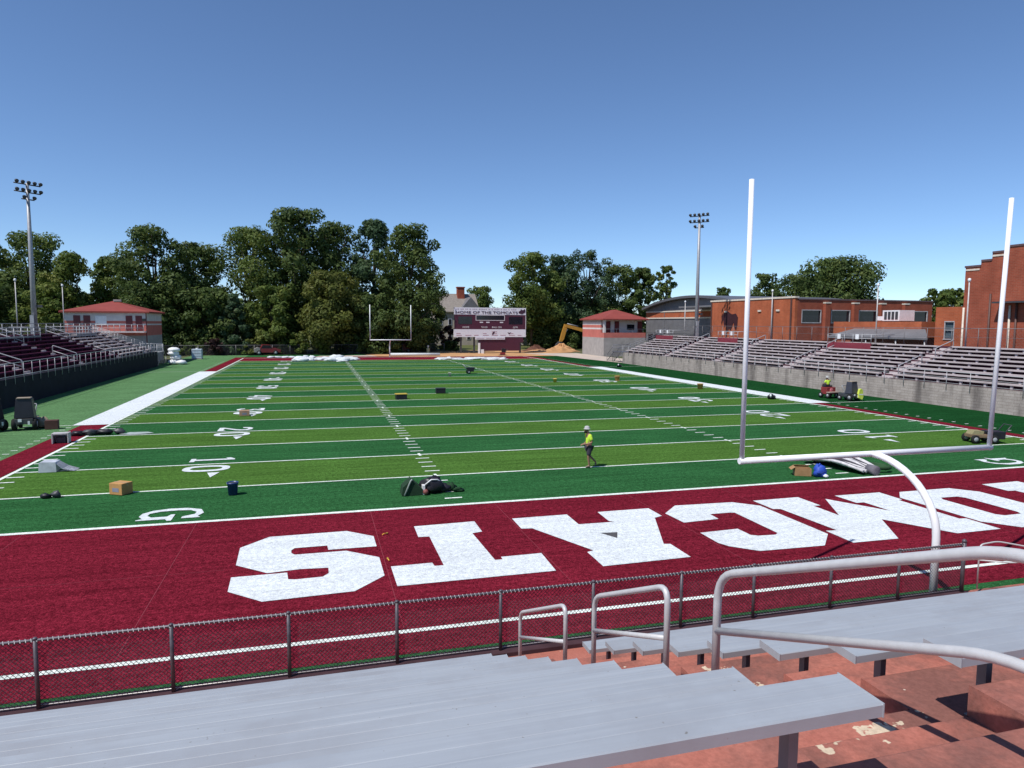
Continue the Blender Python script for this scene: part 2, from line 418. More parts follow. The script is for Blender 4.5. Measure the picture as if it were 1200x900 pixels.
for loops in ([S_],[T_],[A_,A2],[C_],[M_],[O_,O2],[[(x+21.83,y) for x,y in T_]]):
    lt.flat(loops, .016)
structure(lt.build('end_zone_lettering', M_WHITE_TURF))
structure(MB().flat([[(-4.85,-4.12),(-4.2,-4.18),(-4.48,-4.82)]],.013).build('bare_patch', mat('bare_backing',(.075,.072,.075),.9)))

def ring(w_,h_,t,n=28,sq=2.6):
    o,i = [],[]
    for k in range(n):
        a = 2*PI*k/n; c,s = math.cos(a),math.sin(a)
        cx,sx = math.copysign(abs(c)**(2/sq),c), math.copysign(abs(s)**(2/sq),s)
        o.append((w_/2*cx,h_/2*sx)); i.append(((w_/2-t)*cx,(h_/2-t)*sx))
    return [o,i]
hh, ww, tt = 1.83, 1.22, .27
G1 = [[(-.135,-.915),(.135,-.915),(.135,.915),(-.06,.915),(-.38,.66),(-.38,.45),(-.135,.56)],]
G1 = [[(-.36,-.915),(.36,-.915),(.36,-.72),(.135,-.70),(.135,.915),(-.03,.915),(-.36,.72),(-.36,.50),(-.135,.60),(-.135,-.70),(-.36,-.72)]]
G2 = [[(-.6,-.915),(.6,-.915),(.6,-.45),(.42,-.62),(-.22,-.62),(.45,.0),(.6,.32),(.52,.66),(.25,.88),(-.2,.915),(-.52,.72),(-.6,.35),(-.32,.35),(-.2,.6),(.05,.66),(.26,.55),(.3,.3),(.15,.05),(-.6,-.66)]]
G3 = [[(-.6,.915),(.55,.915),(.58,.7),(.1,.28),(.45,.15),(.6,-.2),(.55,-.6),(.25,-.87),(-.2,-.915),(-.55,-.7),(-.6,-.4),(-.32,-.4),(-.15,-.63),(.1,-.65),(.3,-.42),(.28,-.1),(0,.08),(-.2,.1),(-.2,.28),(.15,.65),(-.35,.65),(-.42,.5),(-.6,.5)]]
G4 = [[(.1,-.915),(.38,-.915),(.38,-.5),(.6,-.5),(.6,-.24),(.38,-.24),(.38,.915),(.12,.915),(-.6,-.24),(-.6,-.5),(.1,-.5)],[(.1,-.24),(.1,.42),(-.3,-.24)]]
G5 = [[(-.55,.915),(.52,.915),(.52,.62),(-.27,.62),(-.27,.28),(.1,.34),(.45,.15),(.6,-.2),(.55,-.6),(.25,-.87),(-.2,-.915),(-.55,-.7),(-.6,-.4),(-.32,-.4),(-.15,-.63),(.1,-.65),(.3,-.42),(.28,-.1),(.05,.06),(-.25,-.02),(-.55,.0)]]
G0 = ring(1.22,1.83,.30); G0B = ring(1.26,1.83,.40)
GG = [[(.62,.35),(.62,.9),(.45,.8),(.1,.93),(-.35,.8),(-.62,.35),(-.65,-.2),(-.5,-.65),(-.2,-.9),(.15,-.93),(.45,-.78),(.55,-.93),(.62,-.93),(.62,-.1),(.82,-.02),(.82,.1),(.1,.1),(.1,-.02),(.32,-.1),(.32,-.55),(.1,-.7),(-.15,-.68),(-.33,-.4),(-.38,.1),(-.3,.5),(-.05,.7),(.2,.68),(.42,.35)]]
DIG = {'1':G1,'2':G2,'3':G3,'4':G4,'5':G5,'0':G0}
nm = MB()
def place(loops, side, cy, du=0.0):
    # side -1: read from the left sideline (up = +X, right = -Y); +1: mirrored
    out = []
    for Lp in loops:
        q = []
        for u,v in Lp:
            if side < 0: q.append((-17.1+v, cy-(u+du)))
            else: q.append((17.0-v, cy+(u+du)))
        out.append(q)
    nm.flat(out, .017)
for side in (-1,1):
    for k,tx in enumerate(('10','20','30','40','50','40','30','20','10')):
        y = (k+1)*2*H5
        place(DIG[tx[0]], side, y, -.95); place(G0B if k > 1 else G0, side, y, .95)
        if tx != '50':
            near = k < 4                                   # arrow points to the nearer goal
            sg = 1 if near == (side < 0) else -1
            tri = [(sg*1.83,.62),(sg*1.83,.15),(sg*2.75,.385)]
            place([tri], side, y)
    place(GG, side, 1.15); place(GG, side, L_-1.15)
structure(nm.build('yard_numbers', M_WHITE_TURF))

# clay and soil at the far end
cl = MB()
pts = [(-2,103.9),(6,101.6),(14,101.4),(22,101.6),(31,100.9),(34.2,101),(34.4,112),(40,116),(43,124),(36,130),(20,129),(8,126),(2,119),(-4,112)]
cl.flat([pts], .02); structure(cl.build('clay_ground', M_DIRT))
structure(MB().flat([[(-13,103.9),(-2,104.1),(-3,108.5),(-12,107)]], .022).build('pale_sand_strip', mat('pale_sand',(.52,.43,.36),.95,0,.2,1)))
structure(MB().flat([[(33.4,77),(39.3,77),(39.3,112),(28,112),(31,101)]],.025).build('concrete_apron', mat('pale_path',(.50,.42,.35),.9,0,.15,.6)))
structure(MB().flat([[(2,128),(52,128),(60,220),(-6,220)]], .01).build('lawn', mat('lawn_green',(.10,.11,.035),.95,0,.3,.2)))

# ------------------------------------------------------------------ near grandstand
P, RI = .764, .354
def nearY(i): return -14.12-P*i
def zseat(i): return 1.75+RI*i
def tread(i): return 1.268+RI*i
gs = thing('concrete_grandstand','red painted stepped concrete stand in the foreground with worn aisle steps','grandstand',(-9.85,-13.4,.0),world=True)
def profile(half=False, i0=0, i1=8):
    up = []
    for i in range(i0, i1+1):
        ya, yb = nearY(i-1)-.05, nearY(i)-.05
        if i == i1: yb = -26.0
        if half and i <= i1:
            up += [(ya,tread(i)-RI/2),(ya-P/2,tread(i)-RI/2),(ya-P/2,tread(i)),(yb,tread(i))]
        else:
            up += [(ya,tread(i)),(yb,tread(i))]
    return up
def stair(x0,x1,half):
    up = profile(half)
    if half: front = [(-11.32,-.3),(-11.32,.50),(-12.26,.50),(-12.26,.735),(-12.64,.735),(-12.64,.914),(-13.02,.914),(-13.02,1.09-.177+.177),]
    else: front = [(-11.32,-.3),(-11.32,.50),(-12.64,.50)]
    if half: front = [(-11.32,-.3),(-11.32,.50),(-12.26,.50),(-12.26,.735),(-12.64,.735),(-12.64,.912)]
    poly = front + up + [(-26.0,-.3)]
    return MB().prism(poly,'x',x0,x1)
stair(-30,-10.5,False).build('seating_tiers', M_RED, gs, .02)
stair(-9.2,16,False).build('seating_tiers', M_RED, gs, .02)
MB().box(-30,.3,-11.62,-11.32,-.3,.575).build('front_curb', mat('dark_maroon_curb',(.060,.030,.036),.9,0,.3,2), gs, .01)  # uneven dark maroon curb under the fence
stair(-10.5,-9.2,True).build('aisle_steps', M_RED, gs, .015)

ORD = ['front','second','third','fourth','fifth','sixth','seventh','eighth','ninth']
def make_bench(i, x0, x1, label, group):
    y1 = nearY(i); y0 = y1+.25; z = zseat(i)
    t = thing('bleacher_bench', label, 'bench', ((x0+x1)/2,(y0+y1)/2,tread(i)), group=group, world=True)
    m = MB()
    # hollow extruded plank with shallow grooves along its top
    g = [(y1,z-.055),(y1,z-.006),(y1+.006,z)]
    for yy in (y1+.085,y1+.165):
        g += [(yy-.005,z),(yy-.002,z-.0012),(yy+.002,z-.0012),(yy+.005,z)]
    g += [(y0-.006,z),(y0,z-.006),(y0,z-.055)]
    m.prism(g[::-1],'x',x0,x1).build('seat', M_BENCH, t)
    e = MB(); e.prism([(y1-.002,z-.057),(y1-.002,z+.0015),(y0+.002,z+.0015),(y0+.002,z-.057)],'x',*(( x1,x1+.006) if x0 < -12 else (x0-.006,x0)))
    e.build('end_cap', M_BENCH, t)
    n = max(2,int((x1-x0)/1.83)); xs = [ (x1-.33)-k*1.83 if x0 < -12 else (x0+.33)+k*1.83 for k in range(n) ]
    for x in xs[:6]:
        l = MB()
        l.box(x-.022,x+.022,y1+.10,y1+.16,tread(i)+.006,z-.062); l.box(x-.05,x+.05,y1+.05,y1+.2,tread(i),tread(i)+.006)
        l.box(x-.03,x+.03,y1+.02,y1+.23,z-.062,z-.0555)
        l.build('leg', M_GALVD, t)
    return t
for i in range(9):
    make_bench(i,-27,-10.5,f'long silver aluminium bench left of the red aisle, {ORD[i]} row from the fence','aluminium benches left of the aisle')
for i in range(9):
    if i == 8: continue
    make_bench(i,-9.2,14,f'long silver aluminium bench right of the red aisle, {ORD[i]} row from the fence','aluminium benches right of the aisle')

def handrail(label, ya, yb, ha, hb, x=-9.85, level=None, rr=.026, r=.16):
    def tr(y):
        i = max(0,int(math.floor((-13.356-y)/P))+0) if y < -13.406 else -1
        return tread(i) if i >= 0 else (.914 if y < -12.64 else .58)
    t = thing('aisle_handrail', label, 'handrail', (x,(ya+yb)/2,tr(ya)), group='pipe handrails down the aisle', world=True)
    zlo, zhi = ha, hb
    if level:
        path = rounded([(x,ya,tr(ya)),(x,ya,zlo),(x,yb,zhi),(x,yb-level,zhi),(x,yb-level,4.1)], r)
        MB().tube(path, rr, 12).build('top_rail', M_GALV, t)
        mid = rounded([(x,ya-.005,zlo-.42),(x,yb,zhi-.46),(x,yb-level,zhi-.46)], r)
        MB().tube(mid, rr*.92, 12).build('mid_rail', M_GALV, t)
    else:
        path = rounded([(x,ya,tr(ya)),(x,ya,zlo),(x,yb,zhi),(x,yb,tr(yb))], r)
        MB().tube(path, rr, 12).build('top_rail', M_GALV, t)
        MB().tube([(x,ya,zlo-.37),(x,yb,zhi-.45)], rr*.9, 12).build('mid_rail', M_GALV, t)
    fl = MB()
    for y in (ya,) + (() if level else (yb,)): fl.lathe([(.06,0),(.06,.012),(.032,.02)],(x,y,tr(y)+.002),14)
    fl.build('base_flange', M_GALV, t)
    return t
handrail('short grey pipe handrail lowest on the aisle, nearest the chain link fence',-13.05,-14.92,1.89,2.76)
handrail('grey pipe handrail loop midway down the aisle, second from the fence',-15.78,-17.33,3.20,3.90)
handrail('large grey pipe handrail nearest the viewer, crossing in front of the right benches',-18.06,-20.2,4.26,5.14,level=1.25,rr=.029,r=.2)

# chain link fence in front of the stand
FY = -11.50
cf = thing('chain_link_fence','black chain link fence with pipe top rail between the stand and the maroon end zone','fence',(-9,FY,.58),world=True)
px = [-22.3,-20.4,-18.4,-16.52,-14.77,-13.12,-11.46,-9.73,-8.06,-6.34,-4.82,-3.09,-1.46]
for x in px:
    m = MB(); m.tube([(x,FY,.5),(x,FY,1.60)],.029,10); m.lathe([(.033,0),(.033,.02),(.02,.032),(.006,.036)],(x,FY,1.595),10)
    m.build('post', M_POSTB, cf)
m = MB(); m.tube([(.18,FY,.5),(.18,FY,1.63)],.04,12); m.lathe([(.045,0),(.047,.03),(.03,.055),(.008,.07)],(.18,FY,1.625),12); m.build('end_post', M_POSTB, cf)
MB().tube([(-24,FY,1.585),(.18,FY,1.585)],.021,10).build('top_rail', mat('worn_top_rail',(.13,.12,.135),.5,.3,.3,18), cf)
MB().tube([(-24,FY+.03,.61),(.18,FY+.03,.61)],.009,8).build('tension_wire', mat('bright_tie_wire',(.5,.48,.46),.4,.4), cf)
m = MB(); x0,x1,zb,zt = -24,.15,.59,1.60; hz = zt-zb; wr = .0040; stp = .068
k = x0-hz
def wire(a,b_,y):
    d_ = (Vector(b_)-Vector(a)).normalized(); n_ = Vector((-d_.z,0,d_.x))*wr; t_ = Vector((0,wr,0))
    A,B = Vector(a),Vector(b_); off = Vector((0,y,0)); q = []
    for p_ in (A,B): q += [p_+off+n_, p_+off-n_*.5+t_, p_+off-n_*.5-t_]
    m.add(q,[(0,1,4,3),(1,2,5,4),(2,0,3,5)])
while k < x1:
    for sg in (1,-1):
        xa, xb = (k,k+hz) if sg > 0 else (k+hz,k)
        za, zb_ = zb, zt
        if xa < x0: za += (x0-xa); xa = x0
        if xa > x1: za += (xa-x1); xa = x1
        if xb > x1: zb_ -= (xb-x1); xb = x1
        if xb < x0: zb_ -= (x0-xb); xb = x0
        if zb_-za > .01: wire((xa,FY,za),(xb,FY,zb_),.028+.003*sg)
    k += stp
m.build('wire_mesh', M_BLACKW, cf)
# knuckled top edge wrapped round the rail, in bright wire
m = MB(); x = x0
while x < x1:
    m.tube([(x,FY+.026,1.555),(x+.02,FY-.002,1.611),(x+.035,FY-.026,1.57)],.0075,4,False); x += stp
m.build('tie_wire', mat('bright_tie_wire',(.5,.48,.46),.4,.4), cf)
sr = thing('stair_railing','thin pale pipe railing beyond the end post of the chain link fence','handrail',(.62,FY,.58),world=True)
MB().tube(rounded([(.62,FY+.02,.58),(.62,FY+.02,1.53),(1.1,FY+.02,1.56),(1.9,FY-.25,1.42),(6,FY-.25,1.42)],.12),.017,10).build('top_rail', M_GALV, sr)
MB().tube(rounded([(.62,FY+.02,1.2),(1.15,FY-.3,1.2),(6,FY-.3,1.2)],.1),.015,10).build('mid_rail', M_GALV, sr)
for x in (3.0,5.9): MB().tube([(x,FY-.27,.58),(x,FY-.27,1.42)],.016,8).build('post', M_GALV, sr)

# ------------------------------------------------------------------ goal posts
def goal(y, s, label, rg):
    t = thing('goal_post', label, 'goal post', (0,y-s*1.85,0), group='football goal posts', world=True)
    base = MB(); by = y-s*1.85
    path = [(0,by,-.02),(0,by,1.55)] + [(0,by+s*1.85*(1-math.cos(a_)),1.55+1.5*math.sin(a_)) for a_ in [PI/2*k/12 for k in range(1,13)]]
    base.tube(path, rg*1.12, 16).build('gooseneck', M_GOAL, t)
    MB().tube([(-3.62,y,3.05),(3.62,y,3.05)], rg, 16).build('crossbar', M_GOAL, t)
    for x in (-3.556,3.556):
        u = MB(); u.tube([(x,y,2.98),(x+(.19 if x > 0 and y < 0 else 0),y,9.19)], rg*.76, 14); u.build('upright', M_GOAL, t)
    MB().lathe([(.15,0),(.15,.012)],(0,by,.002),16).build('base_plate', M_GOAL, t)
goal(-9.144,1,'tall white goal post rising over the near maroon end zone on a curved gooseneck',.070)
goal(100.584,-1,'distant white goal post in front of the dark trees at the far end zone',.085)

# ------------------------------------------------------------------ far grandstands either side
def side_stand(s, x_front, y0, y1, zwall, rows, aisles, m_plank, m_wall, label, name, blk):
    t = thing(name, label, 'grandstand', (s*x_front,(y0+y1)/2,0), world=True)
    def X(a): return s*a
    # retaining wall
    a,b_ = sorted((X(x_front),X(x_front+.35)))
    MB().box(a,b_,y0,y1,-.1,zwall).build('retaining_wall', m_wall, t)
    # stepped tiers
    poly = [(X(x_front+.36),-.1),(X(x_front+.36),zwall-.03)]
    for i in range(rows):
        xa = x_front+.36+.76*i if i == 0 else x_front+.85+.76*(i-1)+.11
        zt = zwall+.0+.285*i
        poly += [(X(xa),zt),(X(x_front+.96+.76*i),zt)]
    xt = x_front+.96+.76*(rows-1)
    poly += [(X(xt),zwall+.285*rows),(X(xt+2.6),zwall+.285*rows),(X(xt+2.6),-.1)]
    if s < 0: poly = poly[::-1]
    MB().prism(poly,'y',y0,y1).build('seating_tiers', M_MTREAD, t)
    # benches: one mesh per row and block, cut by the aisles
    cuts = [y0] + [c for a_ in aisles for c in (a_-.65,a_+.65)] + [y1]
    for i in range(rows):
        for q in range(0,len(cuts)-1,2):
            ya,yb = cuts[q]+.1,cuts[q+1]-.1
            if yb-ya < .5: continue
            xa = x_front+.6+.76*i; z = zwall+.39+.285*i
            m = MB(); c = sorted((X(xa),X(xa+.3)))
            m.box(c[0],c[1],ya,yb,z-.12,z)
            n = int((yb-ya)/1.9)
            for k in range(n+1):
                yy = ya+.3+k*(yb-ya-.6)/max(n,1)
                c2 = sorted((X(xa+.08),X(xa+.22))); m.box(c2[0],c2[1],yy-.09,yy+.09,zwall+.285*i+.002,z-.118)
            m.build('bench', m_plank, t)
    # aisle stairs
    for a_ in aisles:
        m = MB()
        for i in range(rows*2):
            xa = x_front+.4+.38*i; zt = zwall+.02+.1425*i
            c = sorted((X(xa),X(xa+.40))); m.box(c[0],c[1],a_-.6,a_+.6,zt-.16,zt+.02)
        m.build('aisle_stair', M_PALEPLANK, t)
    return t, xt
def front_rail(s, xr, y0, y1, zb, step, label, h=1.0, balusters=False):
    t = thing('guard_railing', label, 'railing', (s*xr,(y0+y1)/2,zb), world=True)
    n = int((y1-y0)/step)
    for k in range(n+1):
        y = y0+(y1-y0)*k/n
        MB().tube([(s*xr,y,zb-.45),(s*xr,y,zb+h)],.024,6).build('post', M_GALV2, t)
    MB().tube([(s*xr,y0,zb+h),(s*xr,y1,zb+h)],.028,6).build('top_rail', M_GALV2, t)
    m = MB()
    for q in ((.1,.55) if not balusters else (.12,)): m.tube([(s*xr,y0,zb+h*q),(s*xr,y1,zb+h*q)],.014 if not balusters else .025,5)
    m.build('lower_rail', M_GALV2, t)
    return t
RA = [25.3,38.4,51.2,63.8]
LA = [26.5,38.9,51.6,64.2,77.0]
rst, xtR = side_stand(1,33.3,-2,76.5,1.68,9,RA,M_PALEPLANK,M_CONC,'concrete grandstand with rows of pale pink benches along the right side of the field','concrete_grandstand',True)
lst, xtL = side_stand(-1,33.3,8,80.5,2.0,9,LA,M_MARPLANK,M_DARKWALL,'grandstand with dark maroon benches behind a black wall along the left side','concrete_grandstand',False)
rr_ = front_rail(1,33.24,-1,76.3,1.70,1.95,'thin post railing along the front wall of the right grandstand',.95)
rl_ = front_rail(-1,33.24,9,80,2.02,1.55,'grey metal railing above the black wall of the left grandstand',1.05,True)
# far block of the left stand keeps pale planks
for ch in lst.children:
    if ch.name.startswith('bench') and min(v.co.y for v in ch.data.vertices) + (8+80.5)/2 > 63: ch.data.materials[0] = M_PALEPLANK

def loop_rail(s, y, x0, x1, slope0, label, grp):
    t = thing('aisle_handrail', label, 'handrail', (s*x0,y,slope0(x0)), group=grp, world=True)
    za,zb_ = slope0(x0),slope0(x1)
    MB().tube(rounded([(s*x0,y,za-.02),(s*x0,y,za+.95),(s*x1,y,zb_+.95),(s*x1,y,zb_-.02)],.15,3),.04,6).build('top_rail', M_GALV2, t)
    MB().tube([(s*x0,y,za+.45),(s*x1,y,zb_+.45)],.034,6).build('mid_rail', M_GALV2, t)
sl_ = lambda x: 2.0+.375*(x-34.2); sr_ = lambda x: 1.68+.375*(x-34.2)
wl = {26.5:'nearest the left edge',38.9:'second aisle from the left edge',51.6:'middle aisle',64.2:'aisle before the press box',77.0:'far end aisle'}
for a_ in LA[1:4]:
    loop_rail(-1,a_,34.4,36.4,sl_,f'pale pipe handrail low in the left grandstand, {wl[a_]}','handrails in the left grandstand')
    loop_rail(-1,a_,38.7,41.0,sl_,f'pale pipe handrail high in the left grandstand, {wl[a_]}','handrails in the left grandstand')
loop_rail(-1,26.5,34.4,38.0,sl_,'pale pipe handrail in the left grandstand cut by the frame edge','handrails in the left grandstand')
wr_ = {25.3:'below the brick school block',38.4:'beside the maroon platform',51.2:'behind the near left upright',63.8:'below the arched gym roof'}
for a_ in RA:
    loop_rail(1,a_-.7,38.3,40.2,sr_,f'pale pipe handrail atop the right grandstand aisle {wr_[a_]}','handrails in the right grandstand')
    loop_rail(1,a_-.7,34.5,36.9,sr_,f'pale pipe handrail at the foot of the right grandstand aisle {wr_[a_]}','handrails in the right grandstand')

# maroon fronted viewing platforms at the top of the right stand
for (ya,yb,lb) in ((71.6,77.0,'maroon fronted viewing platform near the far end of the right grandstand'),(54.9,59.4,'maroon fronted viewing platform in the middle of the right grandstand'),(32.8,38.7,'maroon fronted viewing platform with two white signs, nearest on the right grandstand')):
    t = thing('viewing_platform', lb, 'platform', (40,(ya+yb)/2,3.9), group='platforms in the right grandstand', world=True)
    MB().box(39.2,39.3,ya,yb,3.72,4.36).build('front_panel', M_MARPANEL, t)
    MB().box(39.31,42,ya,yb,4.26,4.34).build('deck', M_GREYBL, t)
    m = MB()
    for y in np.linspace(ya,yb,6): m.tube([(39.25,y,4.36),(39.25,y,5.2)],.03,6)
    for z in (5.2,4.8): m.tube([(39.25,ya,z),(39.25,yb,z)],.03,6)
    for y in (ya,yb): m.tube([(39.25,y,5.2),(42,y,5.2)],.03,6)
    m.build('railing', M_GALV2, t)
    for y in (ya+(yb-ya)*.3, ya+(yb-ya)*.72): MB().box(39.19,39.21,y-.22,y+.22,4.72,5.2).build('sign_plate', M_WHITE, t)
# wire fence on the upper walkway of the right stand
t = thing('walkway_fence','thin wire fence along the upper walkway behind the right grandstand','fence',(42.2,40,4.25),world=True)
m = MB()
for y in np.arange(-2,76,2.6): MB().tube([(42.2,y,4.2),(42.2,y,5.9)],.03,6).build('post', M_GALVD, t)
m.tube([(42.2,-2,5.88),(42.2,76,5.88)],.03,6); m.tube([(42.2,-2,5.1),(42.2,76,5.1)],.012,5); m.build('rail', M_GALVD, t)
m = MB()
for k in np.arange(-2,75,.32):
    for sg in (1,-1):
        a_,b_ = (k,k+1.5) if sg > 0 else (k+1.5,k)
        m.tube([(42.2+.02*sg,a_,4.35),(42.2+.02*sg,b_,5.85)],.0035,3,False)
m.build('wire_mesh', M_GALVD, t)
t = thing('guard_railing','grey railing along the top walkway of the left grandstand','railing',(-42.0,45,4.6),world=True)
for y in np.arange(10,88,2.3): MB().tube([(-42,y,4.5),(-42,y,5.75)],.035,6).build('post', M_GALV2, t)
m = MB()
for z in (5.75,5.2): m.tube([(-42,10,z),(-42,87.5,z)],.032,6)
m.build('rail', M_GALV2, t)
m = MB()
for k in np.arange(10,86,.3):
    for sg in (1,-1):
        a_,b_ = (k,k+1.15) if sg > 0 else (k+1.15,k)
        m.tube([(-42+.02*sg,a_,4.6),(-42+.02*sg,b_,5.7)],.0035,3,False)
m.build('wire_mesh', M_GALVD, t)
for (ya,yb,lb) in ((46.5,57.5,'railed grey viewing platform high in the left grandstand below the light pole'),(68.5,76,'railed grey viewing platform high in the left grandstand below the press box')):
    t = thing('viewing_platform', lb, 'platform', (-40,(ya+yb)/2,4.2), group='platforms in the left grandstand', world=True)
    MB().box(-42,-39.3,ya,yb,4.42,4.52).build('deck', M_GREYBL, t)
    m = MB()
    for y in np.linspace(ya,yb,8): m.tube([(-39.3,y,3.7),(-39.3,y,5.4)],.035,6)
    for z in (5.4,5.0,4.55): m.tube([(-39.3,ya,z),(-39.3,yb,z)],.035,6)
    for y in (ya,yb):
        for z in (5.4,5.0): m.tube([(-39.3,y,z),(-42,y,z)],.035,6)
    m.build('railing', M_GALV2, t)

# steel stair towers at the far ends of both stands
def stair_tower(s, label, x0, y0, ztop, m_):
    t = thing('stair_tower', label, 'stairs', (s*x0,y0,0), world=True)
    MB().box(*sorted((s*x0,s*(x0+3))),y0,y0+4,ztop-.08,ztop).build('landing', m_, t)
    for xx in (x0+.1,x0+2.9):
        for yy in (y0+.1,y0+3.9): MB().tube([(s*xx,yy,-.05),(s*xx,yy,ztop+1.05)],.05,6).build('post', m_, t)
    m = MB()
    for z in (ztop+1.05,ztop+.55):
        m.tube([(s*(x0+.1),y0+.1,z),(s*(x0+.1),y0+3.9,z)],.035,6); m.tube([(s*(x0+.1),y0+3.9,z),(s*(x0+2.9),y0+3.9,z)],.035,6)
    for k in range(9): m.tube([(s*(x0+.1),y0+.1+k*.47,ztop),(s*(x0+.1),y0+.1+k*.47,ztop+1.05)],.018,5)
    m.build('railing', m_, t)
    m = MB()
    for k in range(9):
        z = ztop*(1-(k+1)/10); y = y0+4+.3*k
        m.box(*sorted((s*(x0+.3),s*(x0+1.6))),y,y+.3,z-.03,z)
    for xx in (x0+.3,x0+1.6):
        m.tube([(s*xx,y0+4,ztop-.1),(s*xx,y0+6.7,.0)],.05,6); m.tube([(s*xx,y0+4,ztop+.95),(s*xx,y0+6.7,1.0)],.035,6); m.tube([(s*xx,y0+6.7,0),(s*xx,y0+6.7,1.0)],.035,6)
    m.build('stair_flight', m_, t)
    m = MB(); m.tube([(s*(x0+.1),y0+.1,0),(s*(x0+.1),y0+3.9,ztop)],.03,5); m.tube([(s*(x0+.1),y0+3.9,0),(s*(x0+.1),y0+.1,ztop)],.03,5); m.build('cross_brace', m_, t)
    # upper ramp with railings climbing to the walkway
    m = MB()
    for off in (0,1.5):
        y = y0+.3+off
        for dz in (.45,.75,1.05): m.tube([(s*(x0+1.2),y,ztop+dz),(s*(x0+8.2),y,4.4+dz)],.03,6)
        for k in range(8):
            q = k/7; xx = x0+1.2+7*q; zz = ztop+(4.4-ztop)*q; m.tube([(s*xx,y,zz),(s*xx,y,zz+1.05)],.03,6)
    m.build('ramp_railing', m_, t)
    m = MB()
    for k in range(14):
        q = k/14; xx = x0+1.2+7*q; zz = ztop+(4.4-ztop)*(k+1)/14
        m.box(*sorted((s*xx,s*(xx+.52))),y0+.32,y0+1.78,zz-.05,zz)
    m.build('ramp', M_GREYBL, t)
stair_tower(-1,'grey steel stair and landing at the far end of the left grandstand',33.3,80.7,1.9,M_GALV2)
stair_tower(1,'dark steel stair with ramp railing at the far end of the right grandstand',33.4,76.7,1.7,mat('dark_galvanised',(.16,.16,.18),.5,.3))

# ------------------------------------------------------------------ light poles and thin poles
def light_pole(x, y, zb, zt, aim, label):
    t = thing('floodlight_pole', label, 'light pole', (x,y,zb), group='stadium floodlight poles', world=True)
    MB().tube([(x,y,zb-.5),(x,y,zb+(zt-zb)*.5),(x,y,zt)],[.32,.24,.16],12).build('pole', M_POLE, t)
    a = Vector((-aim[1],aim[0],0)).normalized(); f_ = Vector((aim[0],aim[1],0)).normalized()
    c = Vector((x,y,0)); spec = [(zt-.15,1.45,5),(zt-1.05,1.45,5),(zt-1.85,.7,2)]
    for z,hw,n in spec:
        MB().tube([c-a*hw+Vector((0,0,z)), c+a*hw+Vector((0,0,z))],.075,6).build('crossarm', M_DGREY, t)
        for k in range(n):
            q = c+a*(-hw+.15+k*(2*hw-.3)/(n-1))+f_*.28+Vector((0,0,z+.22))
            ang = math.atan2(f_.y,f_.x); m = MB()
            M4 = Matrix.Translation(q) @ Matrix.Rotation(ang,4,'Z') @ Matrix.Rotation(math.radians(32),4,'Y')
            prof = [(.06,-.24),(.11,-.18),(.20,.0),(.22,.12)]; n_ = 10; vs_ = []
            for rr,hh_ in prof:
                for j in range(n_):
                    tt_ = 2*PI*j/n_; vs_.append(M4 @ Vector((hh_,rr*math.cos(tt_),rr*math.sin(tt_))))
            m.add(vs_,[(i*n_+j,i*n_+(j+1)%n_,(i+1)*n_+(j+1)%n_,(i+1)*n_+j) for i in range(3) for j in range(n_)]+[tuple(range(n_))[::-1],tuple(range(3*n_,4*n_))],True)
            m.build('floodlight', M_DGREY, t)
    MB().box(x-.3,x+.1,y-.5,y-.33,zb+.0,zb+2.3).build('control_box', M_GALV2, t)
    MB().box(x+.2,x+.9,y-.1,y+.1,zb+3.2,zb+3.5).build('bracket', M_DGREY, t)
light_pole(-44.5,71.5,4.4,21.9,(.75,-.66),'tall steel floodlight pole rising behind the left grandstand')
light_pole(42.6,70.6,4.3,22.3,(-.75,-.66),'tall steel floodlight pole rising behind the right grandstand')
for x,y,zb,zt,lb in ((-44,65.2,4.5,10.3,'thin pale pole beside the left floodlight pole, left of it'),(-44,79.8,4.5,10.45,'thin pale pole in front of the left corner of the left press box'),(41.3,34.4,4.2,9.95,'thin pale pole in front of the brick building windows'),(41.3,51,4.2,10.1,'thin pale pole in front of the bare brick wall, right of the near left upright'),(41.3,24.4,4.2,9.85,'thin pale pole with a white lamp against the tall school wall'),(41.3,71.8,4.2,9.35,'thin pale pole in front of the arched gym, left of the floodlight pole')):
    t = thing('slender_pole', lb, 'pole', (x,y,zb), group='thin poles behind the grandstands', world=True)
    MB().tube([(x,y,zb-.3),(x,y,zt)],[.07,.05],8).build('pole', mat('pale_pole',(.5,.47,.45),.5,.1), t)
    MB().lathe([(.05,0),(.13,.08),(.13,.26),(.05,.32)],(x,y,zt),8).build('lamp_head', M_WHITE, t)

# ------------------------------------------------------------------ buildings
def hip_roof(m, x0,x1,y0,y1,z0,zr,ov):
    x0-=ov;x1+=ov;y0-=ov;y1+=ov
    if x1-x0 > y1-y0: h=(y1-y0)/2; a,b_=(x0+h*1.05,(y0+y1)/2,zr),(x1-h*1.05,(y0+y1)/2,zr)
    else: h=(x1-x0)/2; a,b_=((x0+x1)/2,y0+h*1.0,zr),((x0+x1)/2,y1-h*1.0,zr)
    v = [(x0,y0,z0),(x1,y0,z0),(x1,y1,z0),(x0,y1,z0),a,b_,(x0,y0,z0-.22),(x1,y0,z0-.22),(x1,y1,z0-.22),(x0,y1,z0-.22)]
    if x1-x0 > y1-y0: fs=[(0,1,5,4),(1,2,5),(2,3,4,5),(3,0,4)]
    else: fs=[(0,1,4),(1,2,5,4),(2,3,5),(3,0,4,5)]
    fs += [(0,6,7,1),(1,7,8,2),(2,8,9,3),(3,9,6,0),(6,9,8,7)]
    return m.add(v,fs)
def banded(t, x0,x1,y0,y1, bands, wall_in=0):
    for (z0,z1,mm) in bands: MB().box(x0,x1,y0,y1,z0,z1).build('wall', mm, t)
M_WHITESH = M_WHITEW
